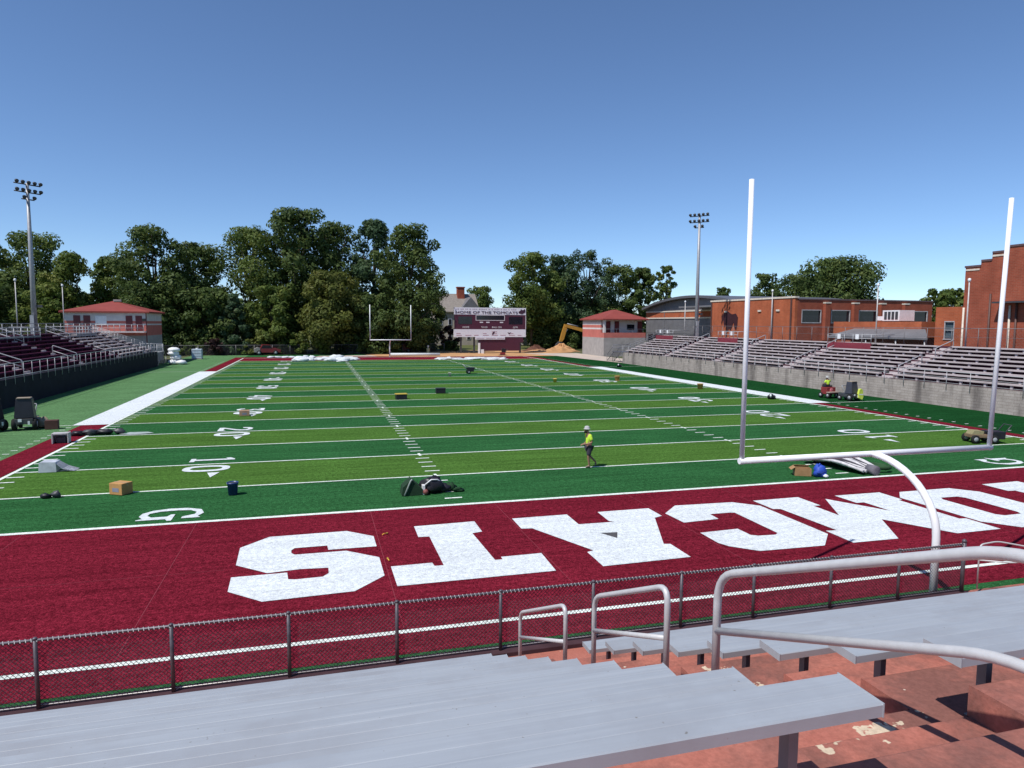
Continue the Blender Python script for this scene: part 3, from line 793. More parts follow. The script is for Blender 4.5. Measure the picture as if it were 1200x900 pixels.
# right press box
t = thing('press_box_building','small two storey press box with red hip roof and pink stripes beyond the right grandstand','building',(43.7,103.4,0),world=True)
x0,x1,y0,y1 = 39.4,48.0,98.0,108.8
banded(t,x0,x1,y0+1.6,y1,[(-.1,3.5,M_GREYBL),(3.5,4.45,M_PINKST),(4.45,5.05,M_PINKST),(5.05,5.35,M_WHITEW),(5.35,5.9,M_PINKST),(5.9,6.35,M_WHITEW),(6.35,7.0,M_GREYBL)])
MB().box(x0,x1,y0,y0+1.6,-.1,3.5).build('lower_storey', M_GREYBL, t)
MB().box(x0,x1,y0,y0+.2,3.5,4.45).build('balcony_wall', M_PINKST, t)
MB().box(x0,x0+.2,y0+.2,y0+1.6,3.5,4.45).build('balcony_wall', M_PINKST, t)
MB().box(x0,x0+.35,y0+.0,y0+.35,4.45,7.0).build('balcony_pillar', M_WHITEW, t)
MB().box(x0+.36,x1,y0+1.55,y0+1.595,4.45,7.0).build('balcony_back_wall', M_WHITEW, t)
for xx in (40.4,42.2,47.0): MB().box(xx,xx+.95,y0+1.48,y0+1.55,4.45,6.6).build('door', M_DOOR, t)
for xx in (44.8,): MB().box(xx,xx+1.5,y0+1.48,y0+1.55,5.0,6.0).build('window', M_GLASS, t)
m = MB(); m.tube([(x0+.1,y0+.1,5.15),(x1,y0+.1,5.15)],.04,6)
for xx in np.arange(x0+.4,x1,1.1): m.tube([(xx,y0+.1,4.45),(xx,y0+.1,5.15)],.03,6)
m.build('balcony_railing', M_GALV2, t)
hip_roof(MB(),x0,x1,y0,y1,7.05,8.85,.5).build('roof', M_ROOFR, t)
# left press box
t = thing('press_box_building','wide two storey press box with red hip roof behind the left grandstand','building',(-41.3,93,0),world=True)
x0,x1,y0,y1 = -46.5,-36.1,88.0,98.2
banded(t,x0,x1,y0+.0,y1,[(-.1,4.0,M_GREYBL),(4.0,5.5,M_PINKST),(5.5,5.72,M_WHITEW),(5.72,6.1,M_PINKST),(6.1,7.4,M_WHITEW)])
for xx in (-45.35,-44.1,-38.75,-37.5): MB().box(xx,xx+.85,y0-.06,y0-.002,4.7,6.85).build('door', M_DOOR, t)
MB().box(-42.6,-41.2,y0-.06,y0-.002,5.5,6.8).build('shutter', M_WHITE, t)
MB().box(-36.9,-36.2,y0-.05,y0-.002,6.05,6.45).build('window', M_GLASS, t)
MB().box(-42.3,-36.1,y0-1.5,y0-.07,4.45,4.62).build('balcony_slab', M_WHITEW, t)
m = MB()
for xx in np.arange(-42.2,-36.1,.75): m.tube([(xx,y0-1.45,4.62),(xx,y0-1.45,5.6)],.035,6)
for z in (5.6,5.1): m.tube([(-42.2,y0-1.45,z),(-36.2,y0-1.45,z)],.035,6)
m.build('balcony_railing', M_GALV2, t)
MB().box(-36.16,-36.05,y0-.08,y0+.04,0,7.3).build('downpipe', M_DOOR, t)
hip_roof(MB(),x0,x1,y0,y1,7.45,9.1,.5).build('roof', M_ROOFR, t)
MB().box(-41.3,-40.3,92.2,92.8,8.95,9.25).build('roof_vent', M_GREYBL, t)

def wall_x(x, ya, yb, z0, z1, t_, holes, m, s=1):
    """wall in the plane X=x, thickness t_ behind it, with rectangular openings"""
    ys = sorted({ya,yb,*[h for q in holes for h in q[:2]]}); zs = sorted({z0,z1,*[h for q in holes for h in q[2:]]})
    for a_,b_ in zip(ys,ys[1:]):
        for c_,d_ in zip(zs,zs[1:]):
            if any(q[0] <= a_ and b_ <= q[1] and q[2] <= c_ and d_ <= q[3] for q in holes): continue
            m.box(*sorted((x,x+t_*s)),a_,b_,c_,d_)
    return m
def wall_y(y, xa, xb, z0, z1, t_, holes, m):
    xs = sorted({xa,xb,*[h for q in holes for h in q[:2]]}); zs = sorted({z0,z1,*[h for q in holes for h in q[2:]]})
    for a_,b_ in zip(xs,xs[1:]):
        for c_,d_ in zip(zs,zs[1:]):
            if any(q[0] <= a_ and b_ <= q[1] and q[2] <= c_ and d_ <= q[3] for q in holes): continue
            m.box(a_,b_,y,y+t_,c_,d_)
    return m
# gym with arched roof
t = thing('gym_building','gym with shallow arched grey roof and brick bands beyond the right grandstand','building',(66,96,0),world=True)
def arch_z(y): return 11.45-((y-93.5)/19.0)**2*2.1
ay = np.linspace(112,76,19)
MB().box(55.2,80,78.6,112,-.1,4.3).build('entrance_wall', M_GREY, t)
MB().box(55.15,80,78.6,112,4.3,7.2).build('panel_wall', M_GREY, t)
MB().box(55.0,80,78.6,112,7.2,7.45).build('trim_band', M_TRIM, t)
MB().box(55.1,80,78.6,112,7.45,8.5).build('brick_band', M_BRICK, t)
MB().box(55.0,80,78.6,112,8.5,8.75).build('trim_band', M_TRIM, t)
m = MB(); m.prism([(112,8.75)]+[(y,arch_z(y)-.5) for y in ay if y > 79]+[(79,8.75)],'x',55.2,80); m.build('gable_panel', M_GREY, t)
m = MB(); m.prism([(y,arch_z(y)) for y in ay]+[(y,arch_z(y)-.45) for y in ay[::-1]],'x',54.0,80.5); m.build('roof', mat('dark_roof_edge',(.13,.13,.14),.5,.2), t)
for yy in (96,104): MB().box(55.05,55.2,yy-.1,yy+.1,4.4,10.2).build('mullion', M_GREY, t)
m = MB()
for k in range(9): m.box(55.1,55.2,87+k*2.7,87+k*2.7+2.3,1.5,4.0)
m.build('entrance_glazing', M_GLASS, t)
# brick block with window wall
t = thing('brick_building','long flat roofed orange brick building with a row of dark windows','building',(60,68,0),world=True)
MB().box(50,50.4,57.9,78.7,-.1,9.75).build('side_wall', M_BRICK, t)
wins = [(51.1,54.3),(55.9,59.1),(60.5,63.8),(65.1,67.9),(69.3,72.6)]
wall_y(57.9,50.41,73.4,-.1,9.5,.4,[(a_,b_,6.35,8.2) for a_,b_ in wins],MB()).build('window_wall', M_BRICK2, t)  # darker brick paints in the weaker light on this face, pilasters too
for a_,b_ in wins:
    fr = MB(); fr.box(a_,b_,57.86,57.98,8.08,8.2); fr.box(a_,b_,57.86,57.98,6.35,6.47); fr.box(a_,a_+.12,57.86,57.98,6.48,8.07); fr.box(b_-.12,b_,57.86,57.98,6.48,8.07)
    w_ = fr.build('window', M_FRAME, t)
    MB().box(a_+.12,b_-.12,58.05,58.1,6.45,8.1).build('pane', M_GLASS, w_)
for xx in (54.9,59.6,64.2,68.3):
    MB().box(xx-.35,xx+.45,57.35,57.89,4,9.05).build('pilaster', M_BRICK2, t)
    MB().box(xx-.4,xx+.5,57.3,57.89,9.055,9.25).build('pilaster_cap', M_TRIM, t)
MB().box(50.41,73.4,58.31,90,9.0,9.3).build('roof', M_GREY, t)
MB().box(49.9,50.55,57.8,78.8,9.76,10.0).build('parapet_cap', M_TRIM, t)
MB().box(50.56,73.5,57.8,58.4,9.51,9.7).build('parapet_cap', mat('dark_coping',(.12,.07,.07),.6), t)
for yy in (74.3,65.6,61.4): MB().box(49.85,50,yy-.35,yy+.35,8.0,8.25).build('wall_light', M_TRIM, t)
m = MB()
blk = [(73.6,8.15),(74.6,8.1),(75.2,7.5),(75.5,6.4),(75.3,6.0),(75.0,7.0),(74.8,6.2),(74.5,5.6),(74.2,6.3),(73.9,5.2),(73.6,4.9),(73.3,5.5),(72.9,5.2),(72.5,5.7),(72.1,6.5),(71.8,5.6),(71.4,5.2),(71.1,6.0),(71.0,7.2),(71.6,7.8),(72.6,7.7),(73.2,7.9)]
m.prism(blk,'x',49.94,49.995); m.build('wall_patch', mat('dark_patch',(.05,.018,.022),.7), t)  # dark drooping patch on the brick wall
for yy,wd in ((78.4,.12),(62.6,.2),(58.6,.14)): MB().box(49.88,49.998,yy-wd,yy+wd,0,9.6).build('downpipe', M_PIPE, t)
# low entrance block, canopy, air conditioner
t = thing('entrance_block','low orange brick entrance block with grey sloped canopy in front of the window wall','building',(49,39,0),world=True)
MB().box(46,52,33.5,45.8,4.9,6.5).build('parapet_wall', M_BRICK, t)
MB().box(46.3,52,33.8,45.5,-.1,4.89).build('wall', M_BRICK2, t)
m = MB(); m.add([(44.2,31,4.9),(44.2,44.5,4.9),(45.99,42.5,5.75),(45.99,33,5.75),(44.2,31,4.72),(44.2,44.5,4.72),(45.99,42.5,4.72),(45.99,33,4.72)],[(0,3,2,1),(0,1,5,4),(1,2,6,5),(2,3,7,6),(3,0,4,7),(4,5,6,7)]); m.build('canopy', M_GREY, t)
m = MB()
for yy in (31.5,35,39,43.5): m.tube([(44.4,yy,0),(44.4,yy,4.72)],.08,8)
m.build('canopy_post', M_POLE, t)
t = thing('rooftop_air_conditioner','white louvred air conditioner on the roof of the low brick entrance block','air conditioner',(48.6,38.9,6.5))
MB().box(-1,1,-1.0,1.3,.1,1.25).build('casing', M_WHITE, t)
MB().box(-1,-.2,1.3,2.1,.15,.6).build('duct', M_WHITE, t)
m = MB()
for k in range(4): m.box(-1.04,-1.0,-.8+k*.5,-.8+k*.5+.34,.25,1.1)
m.build('louvre', M_DGREY, t)
MB().box(-.9,.9,-.9,1.2,0,.1).build('base', M_DGREY, t)
# tall school block with stepped parapet
t = thing('school_building','tall red brick school block with stepped parapet at the right edge of the photo','building',(52,24,0),world=True)
wall_x(46,28.95,31.9,-.1,7.9,.4,[(29.75,30.85,4.85,6.55)],MB()).build('annex_wall', M_BRICK, t)
MB().box(46.41,58,31.5,31.9,-.1,7.9).build('annex_side_wall', M_BRICK2, t)
MB().box(46.41,58,28.95,31.49,7.3,7.6).build('annex_roof', M_GREY, t)
fr = MB(); fr.box(45.95,46.06,29.75,30.85,6.45,6.55); fr.box(45.93,46.08,29.7,30.9,4.75,4.84); fr.box(45.97,46.06,29.75,29.83,4.85,6.44); fr.box(45.97,46.06,30.77,30.85,4.85,6.44); fr.box(45.97,46.06,29.84,30.76,5.65,5.72)
w_ = fr.build('window', M_FRAME, t); MB().box(46.12,46.16,29.75,30.85,4.85,6.45).build('pane', mat('grey_blue_glass',(.07,.10,.12),.2,0,.3,1), w_)
poly = [(28.94,-.1),(28.94,11.5),(27.4,11.5),(27.4,11.95),(26.35,11.95),(26.35,12.6),(25.0,12.6),(25.0,13.0),(12,13.0),(12,-.1)]
MB().prism(poly,'x',46,60).build('wall', M_BRICK2, t)
m = MB()
for ya,yb,z in ((27.38,29.0,11.5),(26.33,27.36,11.95),(24.98,26.31,12.6),(12,24.95,13.0)): m.box(45.93,60,ya,yb,z+.003,z+.18)
m.build('parapet_cap', mat('dark_coping',(.12,.07,.07),.6), t)
m = MB()
for ya,yb,z in ((27.5,28.9,11.2),(25.1,26.3,12.3)): m.box(45.95,45.998,ya,yb,z,z+.16)
m.build('stone_course', M_TRIM, t)
for yy,zt,mm in ((28.8,7.8,M_TRIM),(26.2,9.0,M_PIPE),(24.3,7.9,M_TRIM),(23.7,8.2,M_PIPE)): MB().tube([(45.9,yy,0),(45.9,yy,zt)],.09,8).build('downpipe', mm, t)
MB().box(45.0,45.99,20,25.3,8.1,8.25).build('canopy', M_DGREY, t)

# ------------------------------------------------------------------ scoreboard
def text_mesh(txt, size, name, m_, parent, x, y, z, width=None, align='CENTER', ext=.02):
    cu = bpy.data.curves.new('t','FONT'); cu.body = txt; cu.size = size; cu.align_x = align; cu.align_y = 'CENTER'; cu.extrude = ext
    to = link(bpy.data.objects.new('t',cu)); dg = bpy.context.evaluated_depsgraph_get(); dg.update()
    me = bpy.data.meshes.new_from_object(to.evaluated_get(dg)); bpy.data.objects.remove(to)
    xs = [v.co.x for v in me.vertices]; k = 1.0
    if width and xs: k = width/(max(xs)-min(xs))
    org = ORIGIN.get(parent.name, Vector((0,0,0)))
    for v in me.vertices: v.co = Vector((x+v.co.x*k, y-v.co.z, z+v.co.y)) - org
    me.materials.clear(); me.materials.append(m_)
    o = link(bpy.data.objects.new(name, me)); o.parent = parent
    return o
M_TXM = mat('dark_maroon_lettering',(.045,.012,.03),.5,0,.05); M_TXW = mat('white_lettering',(.70,.66,.68),.5,0,.05)
SY = 114.0
t = thing('scoreboard','maroon and white stadium scoreboard beyond the far end zone','scoreboard',(21.4,SY,0),world=True)
MB().box(13.94,28.93,SY,SY+.5,7.80,9.22).build('top_banner', M_SIGNW, t)
MB().box(14.08,28.93,SY+.03,SY+.47,4.86,7.795).build('score_panel', M_SIGNM, t)
MB().box(13.9,28.93,SY,SY+.4,3.3,4.855).build('sponsor_panel', M_SIGNW, t)
MB().box(18.25,24.46,SY-.12,SY-.02,2.80,3.29).build('lower_sign', M_SIGNW, t)
MB().box(19.04,27.66,SY+.05,SY+.35,.5,3.29).build('lower_panel', M_SIGNM, t)
MB().box(27.67,28.4,SY+.05,SY+.35,2.2,3.29).build('lower_panel', M_SIGNM, t)
for xx in (15.45,18.2,27.9): MB().box(xx-.16,xx+.16,SY+.5,SY+.82,-.1,9.0).build('post', M_DGREY, t)
fr = MB(); fr.box(18.37,24.44,SY-.02,SY+.02,6.62,6.72); fr.box(18.37,24.44,SY-.02,SY+.02,7.65,7.75); fr.box(18.37,18.47,SY-.02,SY+.02,6.725,7.645); fr.box(24.34,24.44,SY-.02,SY+.02,6.725,7.645)
w_ = fr.build('clock_frame', M_TXW, t); MB().box(18.5,24.3,SY+.0,SY+.02,6.75,7.62).build('clock_display', M_GLASS, w_)
fr = MB(); fr.box(28.85,28.95,SY-.02,SY+.02,4.9,7.75); fr.build('edge_trim', M_TXW, t)
for xa,xb in ((14.8,17.6),(25.3,28.2)): MB().box(xa,xb,SY+.0,SY+.025,5.9,7.4).build('score_display', M_GLASS, t)
text_mesh('HOME OF THE TOMCATS',.72,'banner_lettering',M_TXM,t,20.7,SY-.03,8.22,12.9)
m = MB(); x = 14.35; rnd = random.Random(3)
while x < 26.8:
    wd = rnd.uniform(.16,.34); m.box(x,x+wd,SY-.02,SY-.003,8.78,9.0); x += wd+rnd.choice((.1,.1,.12,.35))
m.build('faded_small_print', mat('faded_print',(.46,.40,.46),.6), t)
m = MB(); hd = [(27.45,8.1),(28.1,7.95),(28.75,8.3),(28.8,8.75),(28.62,9.05),(28.4,8.8),(28.05,8.82),(27.85,9.05),(27.75,8.7),(27.3,8.45)]
m.prism(hd,'y',SY-.04,SY-.003); m.build('corner_emblem', M_TXM, t)
for tx,x,wd in (('HOME',16.35,1.35),('TO GO',20.15,1.3),('BALL ON',22.75,1.95),('QTR',26.7,1.05)): text_mesh(tx,.5,'panel_lettering',M_TXW,t,x,SY+.0,5.25,wd)
m = MB()
for xa in (19.2,20.55,23.4): m.box(xa,xa+.7,SY+.0,SY+.025,6.15,6.38)
m.build('indicator_lamp', M_TXW, t)
m = MB(); x = 14.4; rnd = random.Random(9)
for k in range(8):
    xa = 14.4+k*1.82
    for q in range(rnd.randint(1,3)): m.box(xa,xa+rnd.uniform(.7,1.3),SY-.02,SY-.003,3.6+.36*q,3.72+.36*q)
m.build('sponsor_print', mat('faded_red_print',(.45,.26,.30),.6), t)
m = MB()
m.prism([(21.75,3.8),(22.0,3.75),(22.3,4.2),(22.35,4.45),(22.05,4.4),(21.85,4.1)],'y',SY-.03,SY-.021); m.prism([(25.0,4.3),(25.4,4.15),(25.8,4.3),(25.55,4.0),(25.35,3.85),(25.2,4.0)],'y',SY-.03,SY-.021); m.build('sponsor_emblem', M_TXM, t)
m = MB()
for xa,xb in ((18.5,20.1),(20.5,22.5),(22.8,24.3)): m.box(xa,xb,SY-.14,SY-.121,2.98,3.12)
m.build('sign_print', mat('faded_print',(.46,.40,.46),.6), t)
t = thing('white_cabinet','pair of white boxes leaning at the foot of the scoreboard','cabinet',(19.3,113.3,0.02))
MB().box(-.55,-.2,-.2,.2,0,2.1).build('panel', M_WHITE, t); MB().box(0,.55,-.3,.3,0,.8).build('box', M_WHITE, t)

# house beyond the scoreboard
t = thing('house','beige house with grey pitched roof and red brick chimney behind the scoreboard','house',(30,170,0),world=True)
M_HW = mat('beige_siding',(.42,.37,.31),.8,0,.1,1); M_HR = mat('grey_shingle_roof',(.25,.22,.19),.85,0,.15,2)
MB().box(18.6,30.5,165,176,-.1,9.4).build('wall', M_HW, t)
MB().box(30.6,50.4,166,176,-.1,4.0).build('annex_wall', mat('white_siding',(.68,.62,.56),.8,0,.06,1), t)
m = MB(); m.prism([(164.4,9.2),(170.5,14.3),(176.6,9.2),(176.6,9.0),(170.5,14.05),(164.4,9.0)],'x',17.9,31.0)
rf = m.build('roof', M_HR, t)
m = MB(); m.prism([(25.2,9.45),(28.3,13.2),(31.4,9.45)],'y',163.6,170); m.build('gable', M_GREY, t)
ch = MB(); ch.box(25.6,27.6,168.8,170.4,12.6,15.9); ch.box(25.45,27.75,168.65,170.55,15.91,16.2); ch.build('chimney', M_BRICK2, rf)
for xx in (19.6,22.2,24.8,27.4):
    for zz in (1.6,5.6):
        w_ = MB().box(xx,xx+1.1,164.9,164.99,zz,zz+1.7).build('window', M_SIGNW, t); MB().box(xx+.15,xx+.95,164.86,164.895,zz+.15,zz+1.55).build('pane', M_GLASS, w_)

# ------------------------------------------------------------------ far fence
t = thing('boundary_fence','long dark chain link fence running along the far end under the trees','fence',(-12,112.6,0),world=True)
ptsF = [(-52,110.5),(-36,111),(-8,113.5),(13,120)]
mw = MB(); tr_ = MB()
for (xa,ya),(xb,yb) in zip(ptsF,ptsF[1:]):
    Ln = math.hypot(xb-xa,yb-ya); n = int(Ln/3)
    for k in range(n+1):
        q = k/n; x,y = xa+(xb-xa)*q,ya+(yb-ya)*q
        MB().tube([(x,y,0),(x,y,1.85)],.05,6).build('post', M_GALVD, t)
    tr_.tube([(xa,ya,1.83),(xb,yb,1.83)],.035,6)
    k = 0.0
    while k < Ln-1.7:
        for sg in (1,-1):
            a_,b_ = (k,k+1.7) if sg > 0 else (k+1.7,k)
            mw.tube([(xa+(xb-xa)*a_/Ln,ya+(yb-ya)*a_/Ln+.02*sg,.08),(xa+(xb-xa)*b_/Ln,ya+(yb-ya)*b_/Ln+.02*sg,1.8)],.011,3,False)
        k += .16
tr_.build('top_rail', M_GALVD, t); mw.build('wire_mesh', M_BLACKW, t)

# ------------------------------------------------------------------ trees
def leaf_cloud(name, mat_, parent, clumps, n_leaf, size, seed, flat=.75):
    rng = np.random.default_rng(seed)
    C_ = np.array([c[:3] for c in clumps]); R3 = np.array([c[3] for c in clumps])
    wt = R3**2; wt = wt/wt.sum()
    idx = rng.choice(len(clumps), n_leaf, p=wt)
    dirn = rng.normal(size=(n_leaf,3)); dirn /= np.linalg.norm(dirn,axis=1)[:,None]
    rad = R3[idx]*(.45+.62*rng.random(n_leaf)**.6)
    stretch = np.array([1,1,flat])
    pos = C_[idx]+dirn*rad[:,None]*stretch
    nrm = dirn*.95+rng.normal(size=(n_leaf,3))*.42+np.array([0,0,.30]); nrm /= np.linalg.norm(nrm,axis=1)[:,None]
    tmp = rng.normal(size=(n_leaf,3)); u = np.cross(nrm,tmp); u /= np.linalg.norm(u,axis=1)[:,None]; v = np.cross(nrm,u)
    sz = size*(.55+.8*rng.random(n_leaf)); su = u*sz[:,None]; sv = v*(sz*.62)[:,None]
    q = np.stack([pos-su, pos-sv*.9+su*.1, pos+su, pos+sv*.9-su*.1],axis=1).reshape(-1,3)
    zmin = .12
    q[:,2] = np.maximum(q[:,2], zmin)
    me = bpy.data.meshes.new(name)
    me.vertices.add(len(q)); me.vertices.foreach_set('co', q.astype(np.float32).ravel())
    me.loops.add(len(q)); me.loops.foreach_set('vertex_index', np.arange(len(q),dtype=np.int32))
    me.polygons.add(n_leaf); me.polygons.foreach_set('loop_start', np.arange(0,len(q),4,dtype=np.int32)); me.polygons.foreach_set('loop_total', np.full(n_leaf,4,dtype=np.int32))
    at = me.attributes.new('tone','FLOAT','FACE')
    ct = rng.random(len(clumps)); tone = np.clip(ct[idx]*.85+rng.random(n_leaf)*.35-.1,0,1)
    at.data.foreach_set('value', tone.astype(np.float32))
    me.materials.append(mat_); me.update(calc_edges=True); me.validate()
    o = link(bpy.data.objects.new(name, me)); o.parent = parent
    return o
def make_tree(name, label, x, y, h, r, base, leaf, seed, n=4200, shape='oak', size=.5, group='trees beyond the field', trunk_r=None, gaps=0.0):
    rnd = random.Random(seed)
    t = thing(name, label, 'tree', (x,y,0), group=group)
    tr = trunk_r or max(.18, h*.017)
    m = MB(); m.tube([(0,0,-.2),(rnd.uniform(-.2,.2),0,h*.35),(rnd.uniform(-.5,.5),rnd.uniform(-.3,.3),h*.8)],[tr,tr*.7,tr*.2],8)
    clumps = []
    nc = int(30+h*1.3) if shape != 'shrub' else 14
    for k in range(nc):
        q = (k+.5)/nc
        zz = base+(h-base)*q
        if shape == 'oak': rr = r*math.sqrt(max(.05,1-((q-.42)/.62)**2))
        elif shape == 'cone': rr = r*(1-q)**.8+.15*r
        elif shape == 'tall': rr = r*math.sqrt(max(.08,1-((q-.5)/.56)**2))
        else: rr = r*math.sqrt(max(.1,1-((q-.3)/.75)**2))
        a_ = k*2.399+rnd.uniform(-.8,.8); d_ = rr*rnd.uniform(.25,1.0)
        cr = r*rnd.choice((rnd.uniform(.20,.30),rnd.uniform(.30,.40),rnd.uniform(.38,.52)))*(1-.35*q) if shape != 'cone' else r*rnd.uniform(.25,.36)*(1.15-.8*q)
        cr = max(cr, .35 if shape=='shrub' else .6)
        zc = min(zz, h-cr*.7)
        if gaps and rnd.random() < gaps and q < .75: continue
        c = (d_*math.cos(a_), d_*math.sin(a_), max(zc,cr*.55), cr); clumps.append(c)
        if k % 3 == 0 and shape != 'shrub':
            zs = max(h*.12,zc*.55); m.tube([(0,0,zs),(c[0]*.5,c[1]*.5,(zs+zc)/2+.3),(c[0]*.92,c[1]*.92,zc)],[tr*.42,tr*.25,tr*.08],5)
    clumps.append((0,0,h-r*.22,max(r*.24,.4)))
    m.build('trunk', M_BARK, t)
    leaf_cloud('crown', leaf, t, clumps, n, size*rnd.uniform(.85,1.25), seed)
    return t
LF_D = leaf_mat('dark_green_leaves',(.048,.082,.021),(.110,.158,.040),(.14,.172,.042))
LF_M = leaf_mat('mid_green_leaves',(.062,.104,.020),(.140,.190,.040),(.18,.20,.042))
LF_L = leaf_mat('light_green_leaves',(.075,.122,.020),(.17,.215,.042),(.21,.22,.045))
LF_B = leaf_mat('bluish_green_leaves',(.034,.070,.034),(.080,.136,.060),(.12,.15,.05))
LF_O = leaf_mat('olive_leaves',(.080,.10,.020),(.155,.18,.036),(.19,.185,.045))
LF_P = leaf_mat('purple_brown_leaves',(.030,.014,.016),(.065,.028,.028),(.09,.05,.03))
TREES = [
 # name,label,x,y,h,r,base,leaf,n,shape,size
 ('broadleaf_tree','tall green tree at the left edge behind the floodlight pole',-69.4,125,20.2,6.6,3,LF_M,4200,'oak',.5),
 ('broadleaf_tree','rounded green tree directly behind the left floodlight pole',-65.3,132,23.0,7.2,3,LF_M,4800,'oak',.5),
 ('broadleaf_tree','lower light green tree just right of the left floodlight pole',-55.0,120,18.3,5.2,2,LF_L,3600,'oak',.5),
 ('broadleaf_tree','small topped green tree between floodlight pole and press box roof',-50.5,128,18.4,5.0,2,LF_M,3400,'oak',.48),
 ('broadleaf_tree','big dark tree with spreading top behind the left press box',-41.8,122,23.8,7.0,4,LF_D,5200,'oak',.5),
 ('broadleaf_tree','dark tree just right of the left press box',-35.6,127,21.6,6.6,3,LF_D,4600,'oak',.5),
 ('broadleaf_tree','wide rounded green tree left of the tallest tree',-25.5,128,25.2,8.2,3,LF_M,6000,'oak',.52),
 ('broadleaf_tree','tallest dark green tree in the row beyond the far end zone',-16.3,125,28.8,7.4,4,LF_D,6200,'tall',.52),
 ('broadleaf_tree','tall dark tree just right of the tallest tree',-8.5,131,27.2,7.8,4,LF_D,6000,'oak',.52),
 ('broadleaf_tree','thin tree with sky showing through its top above the far goal post',-.6,127,27.6,5.0,10,LF_B,2600,'oak',.48),
 ('broadleaf_tree','dense dark tree behind the right upright of the far goal post',5.6,119,25.6,7.3,2,LF_D,6200,'tall',.52),
 ('broadleaf_tree','lower dark tree showing right of the dense dark tree, beside the house',11.2,134,17.0,4.2,2,LF_D,3200,'oak',.48),
 ('broadleaf_tree','olive green tree in front of the dark row, left of the far goal post',-10.1,115.5,15.8,6.6,2,LF_O,5200,'oak',.42),
 ('conifer_tree','small dark bluish conifer standing before the left part of the tree row',-27.4,115.5,11.2,3.2,.3,LF_B,3000,'cone',.38),
 ('broadleaf_tree','low green tree right of the small conifer',-20.5,117,13.0,4.6,.5,LF_M,3200,'oak',.42),
 ('broadleaf_tree','low dark tree left of the small conifer',-32.0,118,12.4,5.4,.5,LF_D,3400,'oak',.44),
 ('broadleaf_tree','low dark tree directly behind the right corner of the left press box',-43.0,116,13.2,5.4,.5,LF_D,3200,'oak',.44),
 ('broadleaf_tree','low yellow green tree between floodlight pole and left press box',-57.0,116,12.6,5.2,.5,LF_L,3600,'oak',.42),
 ('broadleaf_tree','low dark tree behind the top of the left grandstand at the photo edge',-66.0,117,12.6,6.2,.5,LF_D,3400,'oak',.44),
 ('broadleaf_tree','low dark tree behind the crossbar of the far goal post',-1.4,116,11.8,5.0,.5,LF_D,3200,'oak',.42),
 ('broadleaf_tree','distant tree rising above the scoreboard beside the chimney',36.0,186,17.4,5.6,4,LF_M,3000,'oak',.5),
 ('broadleaf_tree','large green tree just right of the scoreboard',36.8,135,22.8,6.8,5.5,LF_M,5200,'oak',.5),
 ('broadleaf_tree','tall bluish green tree behind the excavator arm',45.4,141,23.0,6.5,2,LF_B,5000,'tall',.5),
 ('broadleaf_tree','tall tree with an ochre tinged top above the right press box',52.6,139,24.3,6.4,3,LF_B,5000,'tall',.5),
 ('broadleaf_tree','dark tree behind the right press box roof',61.4,142,21.2,6.4,2,LF_D,4600,'oak',.5),
 ('broadleaf_tree','dark tree beside the left eave of the arched gym',67.6,140,20.4,4.6,2,LF_D,3400,'oak',.48),
 ('broadleaf_tree','slender upright tree above the gym roof',77.3,145,21.6,2.9,3,LF_M,1700,'tall',.46),
 ('broadleaf_tree','small tree top peeking over the gym roof ridge',98.0,150,16.6,3.2,6,LF_D,1300,'oak',.48),
 ('broadleaf_tree','small dark tree left of the great oak above the brick building',98.5,131,19.2,4.8,4,LF_D,2800,'oak',.48),
 ('oak_tree','great spreading oak above the flat brick building',98.0,105,20.9,10.2,5,LF_D,8000,'oak',.5),
 ('broadleaf_tree','medium tree joined to the left side of the great oak',93.6,114,17.8,5.4,4,LF_D,3400,'oak',.48),
 ('broadleaf_tree','green tree showing between the brick building and the tall school block',94.5,75,12.6,4.8,3,LF_M,3000,'oak',.46),
 ('broadleaf_tree','low tree filling the gap behind the soil mounds',41.3,139,12.4,6.8,.5,LF_D,3800,'oak',.46),
 ('broadleaf_tree','low dark tree filling the gap behind the right press box',56.0,141,12.8,6.6,.5,LF_D,3800,'oak',.46),
]
for i,(nm_,lb,x,y,h,r_,base,lf,n,sh,sz) in enumerate(TREES):
    make_tree(nm_,lb,x,y,h,r_,base,lf,100+i,int(n*3.0),sh,sz*.66,gaps=.35 if 'sky showing' in lb else 0)
SHR = [('yellowing shrub against the far fence beside the small conifer',-24.2,113.2,2.9,1.7,LF_O),('brownish shrub against the far fence left of the small conifer',-30.2,112.7,3.0,2.0,LF_P),
 ('bright green shrub by the far fence below the olive tree, left one',-16.0,114.0,4.2,2.2,LF_L),('bright green shrub by the far fence below the olive tree, right one',-11.4,114.6,4.6,2.6,LF_L),
 ('dark green shrub by the far fence behind the blue white tank',-34.5,112.4,2.4,1.8,LF_D),('dark purple leaved shrub beside the house, left of the scoreboard',15.4,128,5.6,2.6,LF_P),
 ('low dark hedge shrub below the purple leaved shrub',9.6,125.5,3.2,3.4,LF_D),('low dark shrub between hedge and scoreboard legs',15.5,126.5,2.2,2.2,LF_D),('small green shrub near the middle of the far fence',-26.0,113.0,1.9,1.3,LF_M),
 ('dark undergrowth shrub behind the far fence, left of the far goal post',-5.6,117,4.2,3.6,LF_D),('dark undergrowth shrub behind the far fence, right of the far goal post',4.2,121.5,4.2,3.8,LF_D),('dark undergrowth shrub behind the far fence, under the wide rounded tree',-20,119,4.5,4.2,LF_D),('dark undergrowth shrub behind the far fence, just right of the press box',-37,117,4.4,4.6,LF_D),('dark undergrowth shrub by the tree trunks right of the scoreboard',45,134,3.8,4.2,LF_D)]
